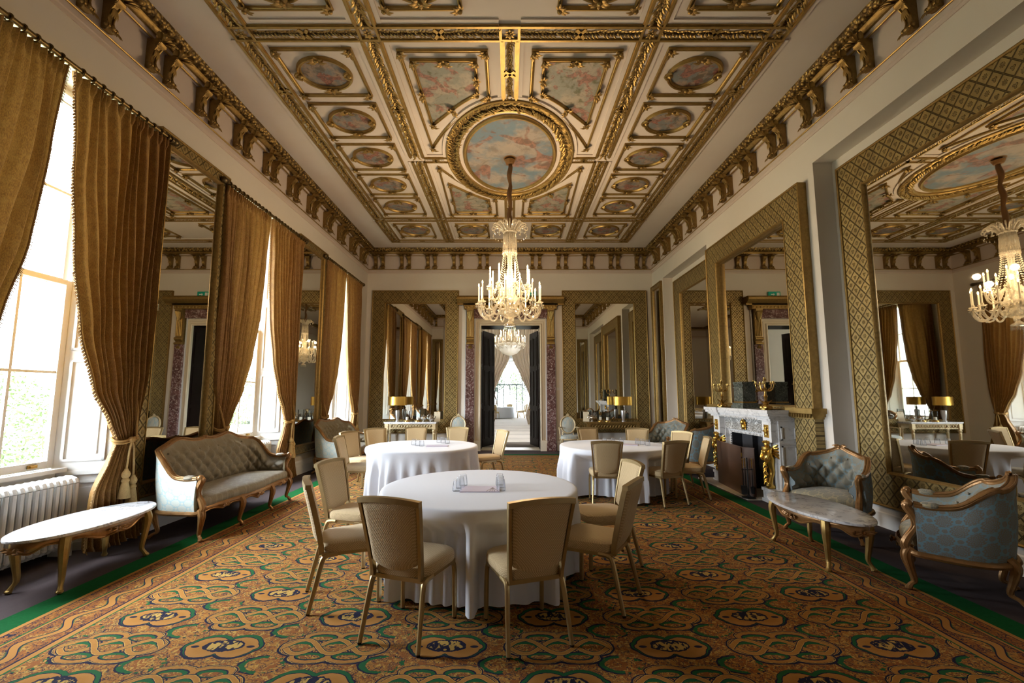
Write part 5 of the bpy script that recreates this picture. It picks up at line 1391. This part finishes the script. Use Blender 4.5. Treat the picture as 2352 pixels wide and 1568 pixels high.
# folding fire screen
t = thing('fire_screen', 'brown wooden folding screen standing before the grate', 'fire screen', (3.785, 7.7, .022))
def leafpanel(p, q, h0, h1, nm='panel'):
    a, b = Vector((*p, 0)), Vector((*q, 0)); d = (b-a); L = d.length; d.normalize(); n = Vector((-d.y, d.x, 0)); mm = MB(); c = (a+b)/2
    mm.obox((c.x, c.y, (h0+h1)/2), d*(L/2), n*.011, (0, 0, (h1-h0)/2)); mm.obox((c.x, c.y, h1+.008), d*(L/2+.006), n*.016, (0, 0, .008)); mm.build(nm, WALNUT, t, smooth=False)
leafpanel((.0, .46), (-.10, -.57), .0, .725); leafpanel((-.095, -.585), (.02, -.72), .0, .725)
m = MB()
for z in (.12, .62): m.tube([(-.108, -.580, z-.03), (-.108, -.580, z+.03)], .012, 8)
m.build('hinges', BRASS, t)
# companion set
t = thing('fire_irons', 'black fire irons with brass handles on a stand before the screen', 'fire irons', (3.655, 6.93, .022))
m = MB(); m.lathe([(0, 0), (.10, 0), (.10, .012), (.03, .025), (.012, .05), (.010, .60), (.0, .60)], 14); m.box(-.09, .09, -.006, .006, .415, .425); m.build('stand', BLACK, t)
for k, (x, y) in enumerate(((-.07, 0), (.07, 0), (0, .07))):
    q = MB(); q.tube([(x, y, .10 if k else .16), (x, y, .44)], .006, 6)
    if k == 0: q.obox((x, y-.01, .12), (.045, 0, 0), (0, .008, .0), (0, .01, .065))
    if k == 1: q.tube([(x, y, .06), (x, y, .16)], [.025, .035], 8)
    g = q.build('poker' if k == 2 else 'shovel' if k == 0 else 'brush', BLACK, t)
    q = MB(); q.lathe([(.007, .44), (.011, .46), (.007, .48), (.012, .52), (.009, .56), (.013, .575), (0, .59)], 8, (x, y, 0)); q.build('handle', BRASS, g)
# candelabra and clock on the mantel
def candelabra(label, y):
    t = thing('candelabra', label, 'candelabra', (3.93, y, 1.362), 0, 'mantel candelabra'); k_ = BRASS
    m = MB(); m.lathe([(.085, 0), (.085, .015), (.06, .03), (.055, .05), (.03, .07), (.04, .09), (.03, .11), (.016, .13), (.022, .18), (.032, .20), (.016, .23), (.014, .30), (.024, .32), (.012, .34), (.012, .42), (.022, .44), (.026, .47), (.018, .475), (.018, .49), (0, .49)], 14)
    for k in range(3): a = k*2.1; m.ball((.07*math.cos(a), .07*math.sin(a), .03), .03, 6, 5); acanthus(m, (.03*math.cos(a), .03*math.sin(a), .08), (math.cos(a), math.sin(a), .5), (0, 0, 1), .08, .04, 3, .6)
    m.build('stem', k_, t)
    for k in range(5):
        a = k*2*PI/5+.3; c, s = math.cos(a), math.sin(a); q = MB()
        q.tube(spline([(0, 0, .31), (.05*c, .05*s, .28), (.10*c, .10*s, .30), (.125*c, .125*s, .355), (.125*c, .125*s, .385)], 4), .008, 6)
        acanthus(q, (.06*c, .06*s, .29), (c, s, .6), (0, 0, 1), .05, .025, 3, .5); q.lathe([(.0, .38), (.03, .385), (.032, .395), (.016, .40), (.016, .43), (0, .43)], 10, (.125*c, .125*s, 0)); q.build('arm', k_, t)
candelabra('brass candelabra on the near end of the mantelpiece', 6.80); candelabra('brass candelabra on the far end of the mantelpiece', 8.2)
t = thing('mantel_pedestal', 'dark green marble block with a flared top at the middle of the mantelpiece', 'ornament', (3.96, 7.46, 1.362))
m = MB()
for a, b, z0, z1 in ((.14, .19, 0, .05), (.125, .175, .05, .09), (.105, .145, .09, .34), (.115, .155, .34, .36)): m.box(-a, a, -b, b, z0, z1)
m.prism([(-.09, .36), (.09, .36), (.115, .42), (.115, .44), (-.115, .44), (-.115, .42)], -.13, .13, mp=lambda a, b, h: (a, h*1.15, b)); m.build('case', MARBLE_GRN, t, smooth=False)
m = MB(); m.box(-.109, .109, -.149, .149, .09, .112); m.build('brass_band', BRASS, t, smooth=False)

# ------------------------------------------------------------------ consoles with lamps and table ware
def console(label, x0, x1, yf, yb_, z, mat, demi=False):
    cx = (x0+x1)/2; h = (x1-x0)/2; t = thing('console_table', label, 'console table', (cx, (yf+yb_)/2, 0), 0, 'gilt console tables'); d = (yb_-yf)/2
    m = MB(); m.box(-h, h, -d, d, z-.03, z); m.box(-h+.015, h-.015, -d+.015, d-.015, z-.05, z-.03); m.build('top', MARBLE if not demi else mat, t, smooth=False)
    m = MB(); m.box(-h+.03, h-.03, -d+.03, -d+.045, z-.062, z-.05); m.box(-h+.03, h-.03, -d+.03, -d+.05, z-.185, z-.17)
    for k in range(16):
        x = lerp(-h+.14, h-.14, k/15); zc = z-.116
        m.tube([(x+.032*math.cos(a), -d+.038, zc+.045*math.sin(a)) for a in [2*PI*i/10 for i in range(10)]], .008, 5, closed=True); m.ball((x+h/15*.85, -d+.035, zc), .015, 6, 4)
    m.box(-h+.03, h-.03, d-.05, d-.03, z-.185, z-.05); m.build('pierced_frieze', mat, t)
    for sx in (-1, 1):
        for sy in (-1, 1):
            q = MB(); X_, Y_ = sx*(h-.07), sy*(d-.055); q.box(X_-.045, X_+.045, Y_-.045, Y_+.045, z-.20, z-.05)
            q.lathe([(.02, 0), (.026, .02), (.018, .05), (.022, .08), (.036, z-.34), (.042, z-.32), (.028, z-.30), (.04, z-.26), (.048, z-.235), (.03, z-.21), (.03, z-.195)], 12, (X_, Y_, 0), rib=(10, .05)); q.build('leg', mat, t)
    if demi:
        m = MB(); m.tube([(-h+.1, -d+.06, .12), (0, 0, .16), (h-.1, -d+.06, .12)], .018, 8); m.build('stretcher', mat, t)
    return t
console('white and gilt console with pierced frieze below the left far mirror', -3.46, -2.02, 12.22, 12.68, .845, GILT_PALE)
console('dark gilt console with pierced frieze below the right far mirror', 2.10, 3.60, 12.22, 12.68, .845, GOLD_DK, True)
ZT = .846
def lamp(label, x, y):
    t = thing('table_lamp', label, 'lamp', (x, y, ZT), 0, 'gold-shaded table lamps')
    m = MB(); m.lathe([(.055, 0), (.055, .03), (.035, .035), (.04, .06), (.058, .16), (.066, .27), (.064, .31), (.05, .325), (0, .325)], 18); m.build('silver_base', STEEL, t)
    m = MB(); m.lathe([(.02, .325), (.03, .34), (.018, .36), (.03, .385), (.012, .41), (.010, .47), (0, .47)], 12); [acanthus(m, (0, 0, .36), (math.cos(a), math.sin(a), .6), (0, 0, 1), .06, .03, 3, .6) for a in (0, 2.1, 4.2)]; m.build('bronze_collar', BRONZE, t)
    m = MB(); m.grid(lambda u, v: (.262*math.cos(2*PI*u), .155*math.sin(2*PI*u), lerp(.455, .695, v)), 40, 1, cu=True); m.grid(lambda u, v: (.257*math.cos(2*PI*u), .150*math.sin(2*PI*u), lerp(.455, .695, v)), 40, 1, cu=True); m.build('lamp_shade', LAMP_GOLD, t, ang=0)
lamp('gold oval-shaded lamp on the left far console', -3.14, 12.42); lamp('gold oval-shaded lamp on the right far console', 3.17, 12.42)
def hurricane(label, x, y, s=1.):
    t = thing('hurricane_candle', label, 'candle holder', (x, y, ZT), 0, 'glass candle holders')
    m = MB(); m.lathe([(.085*s, 0), (.085*s, .02), (.075*s, .035), (.07*s, .045), (0, .045)], 18); m.build('base', BRASS, t)
    m = MB(); m.lathe([(.072*s, .045), (.072*s, .29*s)], 20); m.v and m.f.pop(); m.f.pop(); m.build('glass_cylinder', HURRICANE, t)
    m = MB(); m.lathe([(.042, .045), (.042, .125), (.038, .13), (0, .128)], 14); m.build('candle', CANDLE, t)
hurricane('glass hurricane candle beside the lamp on the left far console', -2.86, 12.40); hurricane('larger glass hurricane jar in the middle of the left far console', -2.58, 12.50, 1.15)
hurricane('glass hurricane candle nearer the lamp on the right far console', 2.72, 12.36); hurricane('glass hurricane candle farther from the lamp on the right far console', 2.54, 12.46)
def tureen(label, x, y):
    t = thing('silver_tureen', label, 'tureen', (x, y, ZT), 0, 'silver tureens')
    m = MB(); m.lathe([(.055, 0), (.05, .012), (.02, .03), (.03, .05), (.075, .075), (.092, .105), (.085, .13), (0, .13)], 18)
    for s in (-1, 1): m.tube(spline([(s*.085, 0, .12), (s*.12, 0, .135), (s*.125, 0, .10), (s*.085, 0, .085)], 4), .008, 6)
    m.build('bowl', PEWTER, t); m = MB(); m.lathe([(.09, .13), (.07, .155), (.03, .175), (.012, .18), (.016, .20), (0, .215)], 16); m.build('lid', PEWTER, t)
tureen('silver lidded tureen near the right end of the left far console', -2.39, 12.34); tureen('silver lidded tureen near the doorway end of the right far console', 2.30, 12.42)
def teapot(label, x, y):
    t = thing('silver_teapot', label, 'teapot', (x, y, ZT))
    m = MB(); m.lathe([(.05, 0), (.03, .02), (.07, .06), (.08, .10), (.055, .15), (.04, .165), (.015, .185), (0, .20)], 16); m.build('body', PEWTER, t)
    m = MB(); m.tube(spline([(.07, 0, .07), (.11, 0, .10), (.13, 0, .16)], 4), [.018]*4+[.012]*4+[.009], 7); m.build('spout', PEWTER, t)
    m = MB(); m.tube(spline([(-.06, 0, .14), (-.12, 0, .15), (-.12, 0, .08), (-.07, 0, .06)], 4), .008, 6); m.build('handle', BRONZE, t)
teapot('silver teapot at the end of the left far console', -2.19, 12.36)
def card(label, x, y, rz):
    t = thing('menu_board', label, 'board', (x, y, ZT), rz, 'cream boards on the consoles'); m = MB()
    m.obox((0, 0, .135), (.085, 0, 0), (0, .006, .0), (.0, .028, .135)); m.build('board', simple('cream_board', (.72,.64,.46), .5), t, smooth=False)
    m = MB(); m.obox((0, .05, .12), (.01, 0, 0), (0, .005, 0), (0, -.035, .12)); m.tube([(-.05, .0, .275), (0, .03, .285), (.05, 0, .275)], .006, 6); m.build('easel_leg', BRASS, t)
card('cream board leaning at the doorway end of the left far console', -2.05, 12.56, .12)
card('cream board leaning at the doorway end of the right far console', 2.16, 12.58, -.12)
# ceramic leaf jug by the right console
t = thing('flower_arrangement', 'grey dried flower arrangement behind the tureen on the right far console', 'flowers', (2.34, 12.56, ZT)); rnd = random.Random(4)
m = MB(); m.lathe([(.04, 0), (.06, .05), (.045, .12), (.05, .14)], 12); m.build('vase', PEWTER, t)
m = MB()
for k in range(60): a = rnd.uniform(0, 6.28); e = rnd.uniform(.2, 1.3); d = Vector((math.cos(a)*math.cos(e), math.sin(a)*math.cos(e)*.5, math.sin(e))); leafshape(m, Vector((0, 0, .12))+d*.06, d, (0, -1, .3), rnd.uniform(.07, .11), .02, .2)
m.build('dried_stems', simple('dried_grey_leaf', (.20,.19,.16), .8), t)
# ------------------------------------------------------------------ chandeliers
def chandelier(label, loc, zc, tiers, top, bottom, basket=False, lights=8, power=9., sleeve=True, scale=1.):
    """loc: ceiling point; heights given in room z"""
    X0, Y0_ = loc; t = thing('chandelier', label, 'chandelier', (X0, Y0_, 0), 0, 'crystal chandeliers')
    if sleeve:
        m = MB(); m.lathe([(.0, zc-.13), (.07, zc-.11), (.10, zc-.05), (.05, zc-.02), (.12, zc-.008), (0, zc-.006)], 16); m.build('ceiling_rose', GILT_WOOD, t)
        m = MB(); P = [(.012*math.sin(k*.9), .012*math.cos(k*.7), lerp(zc-.08, top, k/24)) for k in range(25)]
        R = [.030+.016*abs(math.sin(k*PI/8)) for k in range(25)]; m.tube(P, R, 10); m.build('silk_chain_sleeve', simple('brown_silk_sleeve', (.20,.10,.035), .45), t)
    m = MB(); B = bottom
    if not basket:
        m.lathe([(.0, top+.02), (.03, top), (.10, top-.06), (.13, top-.10), (.10, top-.12), (.11, top-.30), (.09, top-.33), (.12, top-.42), (.13, top-.46), (.10, top-.48), (.05, top-.52), (.035, top-.75), (.05, top-.80), (.06, top-1.0), (.045, top-1.15), (.08, top-1.22), (.13, top-1.28), (.15, top-1.36), (.06, top-1.40), (.06, B+.42), (.16, B+.40), (.20, B+.36), (.17, B+.29), (.06, B+.24), (.022, B+.22), (.022, B+.19), (.05, B+.16), (.10, B+.12), (.10, B+.10), (.0, B+.09)], 20, rib=(10, .06))
    else:
        m.lathe([(.0, top), (.10, top-.05), (.13, top-.1), (.08, top-.3), (.10, top-.5), (.16, top-.75), (.10, top-.85), (0, top-.86)], 28, rib=(20, .03)); q = MB(); q.lathe([(.60, top-.96), (.62, top-1.0), (.58, top-1.03), (.46, top-1.06), (.46, top-1.12), (.42, top-1.25), (.30, top-1.38), (.12, top-1.45), (.03, top-1.47), (.03, top-1.50), (0, top-1.51)], 32, rib=(24, .02)); q.build('crystal_basket', CRYSTAL_BASKET, t)
    m.build('crystal_stem', CRYSTAL, t)
    # plume crown
    if not basket:
        m = MB()
        for k in range(28):
            a = k*PI/14; c, s = math.cos(a), math.sin(a); j_ = k % 2
            w_ = .78 if j_ else 1.; h_ = .05 if j_ else 0.; m.tube(spline([(.07*c, .07*s, top-.16), (.14*c, .14*s, top-.05+h_), (.24*w_*c, .24*w_*s, top+.03+h_), (.31*w_*c, .31*w_*s, top+.01+h_), (.32*w_*c, .32*w_*s, top-.05+h_), (.28*w_*c, .28*w_*s, top-.05+h_)], 4), [.011]*8+[.010]*8+[.007]*5, 6)
        m.build('plume_crown', CRYSTAL, t)
    rnd = random.Random(3); drops = []; strands = []
    if not basket:
        for k in range(24):
            a = k*PI/12; drops.append((.30*math.cos(a), .30*math.sin(a), top-.14, .05))
        for k in range(20):                                   # tent of bead strands down to the upper arms
            a = k*PI/10; strands.append([(.115*math.cos(a), .115*math.sin(a), top-.48), (.16*math.cos(a), .16*math.sin(a), top-.82), (.27*math.cos(a), .27*math.sin(a), top-1.18)])
        for k in range(20):
            a = k*PI/10; strands.append([(.105*math.cos(a), .105*math.sin(a), top-.13), (.12*math.cos(a), .12*math.sin(a), top-.30), (.125*math.cos(a), .125*math.sin(a), top-.45)]); drops.append((.13*math.cos(a), .13*math.sin(a), top-.46, .06)); drops.append((.10*math.cos(a), .10*math.sin(a), B+.10, .085))
    else:
        for k in range(36): a = k*PI/18; drops.append((.62*math.cos(a), .62*math.sin(a), top-1.0, .09))
        for k in range(28):
            a = k*PI/14; strands.append([(.13*math.cos(a), .13*math.sin(a), top-.1), (.20*math.cos(a), .20*math.sin(a), top-.55), (.40*math.cos(a), .40*math.sin(a), top-.98)])
    # candle arms
    for ti, (n, rr, zr, pan, tip, ph) in enumerate(tiers):
        for k in range(n):
            a = ph+2*PI*k/n; c, s = math.cos(a), math.sin(a); q = MB()
            q.tube(spline([(.08*c, .08*s, zr), (rr*.40*c, rr*.40*s, zr+.06), (rr*.62*c, rr*.62*s, pan-.20), (rr*.86*c, rr*.86*s, pan-.22), (rr*c, rr*s, pan-.10), (rr*c, rr*s, pan)], 5), .0155, 8)
            ar = q.build('glass_arm', CRYSTAL, t)
            q = MB(); q.lathe([(.0, pan-.015), (.055, pan), (.062, pan+.012), (.03, pan+.01), (.02, pan+.03), (.022, pan+.05), (0, pan+.05)], 12, (rr*c, rr*s, 0), rib=(6, .08)); q.build('drip_pan', CRYSTAL, ar)
            q = MB(); q.lathe([(.013, pan+.03), (.013, tip-.035), (0, tip-.03)], 8, (rr*c, rr*s, 0)); q.build('candle_tube', LIT_TUBE, ar)
            q = MB(); q.lathe([(.0, tip-.035), (.011, tip-.02), (.012, tip-.005), (.006, tip+.018), (0, tip+.03)], 8, (rr*c, rr*s, 0)); q.build('flame_bulb', BULB, ar)
            for j in range(8): b = j*PI/4; drops.append((rr*c+.05*math.cos(b), rr*s+.05*math.sin(b), pan-.005, .06))
            if k % 1 == 0:
                a2 = a+2*PI/n; strands.append([(rr*c, rr*s, pan-.03), ((rr*.96)*math.cos(a+PI/n), (rr*.96)*math.sin(a+PI/n), pan-.15), (rr*math.cos(a2), rr*math.sin(a2), pan-.03)])
    m = MB()
    for x, y, z, L in drops:
        m.add([(x, y, z), (x+.009, y, z-L*.55), (x, y+.009, z-L*.55), (x-.009, y, z-L*.55), (x, y-.009, z-L*.55), (x, y, z-L)], [(0,1,2), (0,2,3), (0,3,4), (0,4,1), (5,2,1), (5,3,2), (5,4,3), (5,1,4)])
    d = m.build('crystal_drops', CRYSTAL, t, smooth=False); d['kind'] = 'stuff'
    m = MB()
    for st in strands:
        P = spline(st, 9)
        for p in P: m.ball(p, .0095, 5, 3)
    d = m.build('bead_strands', CRYSTAL, t, smooth=False); d['kind'] = 'stuff'
    for k in range(lights):
        a = 2*PI*k/lights; rr = tiers[0][1]*.8; l = bpy.data.lights.new('candle_glow', 'POINT'); l.energy = power; l.color = (1., .72, .42); l.shadow_soft_size = .05
        o = bpy.data.objects.new('candle_glow', l); COL.objects.link(o); o.parent = t; o.location = (rr*math.cos(a), rr*math.sin(a), tiers[0][4]+.03+(.22 if k % 2 else 0))
    return t
chandelier('great crystal chandelier hanging from the oval ceiling painting', (0, 7.68), CZ, [(14, .55, 3.14, 3.17, 3.52, .1), (8, .36, 3.42, 3.48, 3.82, .25)], 4.60, 2.70, lights=8, power=37.)
chandelier('second crystal chandelier with a basket bowl in the room beyond the doorway', (0, 18.8), 6.0, [(16, .66, 3.85, 3.80, 4.08, .1), (10, .40, 4.0, 4.06, 4.33, .2)], 4.74, 3.2, basket=True, lights=4, power=9.)

# ------------------------------------------------------------------ beyond the doorway: drapes, hall furniture
def far_drape(label, s):
    t = thing('archway_drape', label, 'drape', (0, Y1-.25, 0), 0, 'taupe archway drapes'); inner = [(0, .92), (.5, .80), (1.15, .98), (1.45, 1.06), (1.8, .92), (2.6, .55), (3.5, .12), (3.9, .012), (5.95, .012)]
    outer = [(0, 1.55), (.6, 1.45), (1.2, 1.32), (1.45, 1.28), (1.8, 1.42), (2.6, 1.75), (5.95, 2.0)]
    def fn(u, v):
        z = 5.95*(1-v)+.01*v; a, b = interp(inner, z), interp(outer, z); return (s*lerp(a, b, u)+.06, .07*math.sin(2*PI*9*u+math.sin(v*4))*min(1, (b-a)), z)
    m = MB(); m.grid(fn, 90, 36); m.build('drape', TAUPE_CURTAIN, t, ang=0)
    m = MB(); m.tube([(s*(1.17+.16*math.cos(a))+.06, .13*math.sin(a), 1.42) for a in [2*PI*k/16 for k in range(16)]], .02, 6, closed=True); m.build('tieback', CORD, t)
far_drape('taupe drape tied back on the left of the archway seen through the doorway', -1); far_drape('taupe drape tied back on the right of the archway seen through the doorway', 1)
t = thing('wall_sconce', 'lit wall sconce beside the right taupe drape beyond the doorway', 'sconce', (1.62, Y1-.2, 2.05))
m = MB(); m.lathe([(.03, -.2), (.05, -.12), (.02, 0)], 10); m.build('backplate', BRASS, t); m = MB(); m.lathe([(.05, 0), (.09, .16), (.05, .28)], 12); m.build('glowing_shade', emis('sconce_glow', (1., .9, .35), 6.), t)
t = thing('pendant_light', 'white fabric pendant light in the glazed hall beyond the doorway', 'pendant', (0, 31., 0))
m = MB(); m.lathe([(.03, 6.0), (.25, 5.2), (.62, 4.5), (.66, 4.4), (.55, 4.15), (.3, 3.95), (.0, 3.9)], 24); m.build('fabric_shade', WHITE_GLOW, t)
m = MB(); m.lathe([(.66, 4.40), (.68, 4.43), (.66, 4.46)], 24); m.lathe([(.02, 3.75), (.05, 3.85), (.02, 3.9)], 10); m.build('iron_ring', BLACK, t)
def potted(label, x, y):
    t = thing('potted_olive_tree', label, 'tree', (x, y, 0), 0, 'potted olive trees'); rnd = random.Random(int(x*10))
    m = MB(); m.lathe([(.30, 0), (.38, .6), (.36, .62), (0, .58)], 16); m.build('planter', WHITE_DULL, t)
    m = MB(); m.tube(spline([(0, 0, .5), (.12, 0, 1.1), (-.05, 0, 1.6), (.05, 0, 2.1)], 5), .06, 8); m.build('trunk', BARK, t)
    m = MB()
    for _ in range(420):
        p = Vector((rnd.gauss(0, .45), rnd.gauss(0, .4), 2.4+rnd.gauss(0, .38))); d = Vector((rnd.uniform(-1,1), rnd.uniform(-1,1), rnd.uniform(-1,1))).normalized(); e = d.orthogonal().normalized(); m.add([p-d*.12, p+e*.04, p+d*.12, p-e*.04], [(0,1,2,3)])
    f_ = m.build('foliage', OLIVE, t, smooth=False); f_['kind'] = 'stuff'
potted('potted olive tree left of the far glazed doors', -1.25, 38.0); potted('potted olive tree right of the far glazed doors', 1.75, 38.0)
m = MB(); m.lathe([(0, .76), (.9, .76), (.92, .74), (.97, .03)], 48, (-.62, 31.2, 0), rib=(16, .012)); o = m.build('tablecloth', CLOTH); tag(o, 'white cloth on the round table in the glazed hall beyond the doorway', 'tablecloth', 'white round tablecloths')
for lab, x, y, fx, fy in (('small banquet chair in the glazed hall, nearest right of its table', .75, 31.0, -1, .1), ('small banquet chair in the glazed hall, behind the nearest one', .95, 32.6, -1, -.2), ('small banquet chair in the glazed hall, left front of its table', -1.0, 29.95, .3, 1.), ('small banquet chair in the glazed hall, far side of its table', -.1, 33.0, -.3, -1.)):
    chair(lab, x, y, fx, fy)

# ------------------------------------------------------------------ daylight, camera
W = bpy.data.worlds.new('overcast_sky'); sc.world = W; W.use_nodes = True; nt = W.node_tree; nt.nodes.clear()
bg = nt.nodes.new('ShaderNodeBackground'); ow = nt.nodes.new('ShaderNodeOutputWorld'); bg.inputs[0].default_value = (.87, .935, 1.0, 1); bg.inputs[1].default_value = 47.
nt.links.new(bg.outputs[0], ow.inputs[0])
for i, c in enumerate(WIN):
    l = bpy.data.lights.new('window_portal', 'AREA'); l.shape = 'RECTANGLE'; l.size = 3.95; l.size_y = 1.5; l.cycles.is_portal = True
    o = bpy.data.objects.new('window_portal', l); COL.objects.link(o); o.location = (LX-.50, c, 2.8); o.rotation_euler = (0, -R90, 0)
cam = bpy.data.cameras.new('camera'); co = bpy.data.objects.new('camera', cam); COL.objects.link(co); sc.camera = co
cam.sensor_fit = 'HORIZONTAL'; cam.sensor_width = 36.; cam.lens = 36.*1010/2352; cam.shift_y = 14/2352; cam.shift_x = 5/2352
cam.clip_start = .05; cam.clip_end = 300
co.location = (0, 0, 1.577); co.rotation_euler = (R90+math.radians(6.2), 0, 0)
sc.view_settings.view_transform = 'Standard'; sc.view_settings.look = 'None'; sc.view_settings.gamma = 1.; sc.view_settings.use_curve_mapping = False
sc.view_settings.exposure = 0.
cy = sc.cycles; cy.max_bounces = 9; cy.diffuse_bounces = 4; cy.glossy_bounces = 5; cy.transmission_bounces = 4; cy.transparent_max_bounces = 14
cy.caustics_reflective = False; cy.caustics_refractive = False; cy.sample_clamp_indirect = 6.; cy.sample_clamp_direct = 0.
cy.use_denoising = True
try: cy.denoiser = 'OPENIMAGEDENOISE'
except Exception: pass
cy.use_adaptive_sampling = True; cy.adaptive_threshold = .02
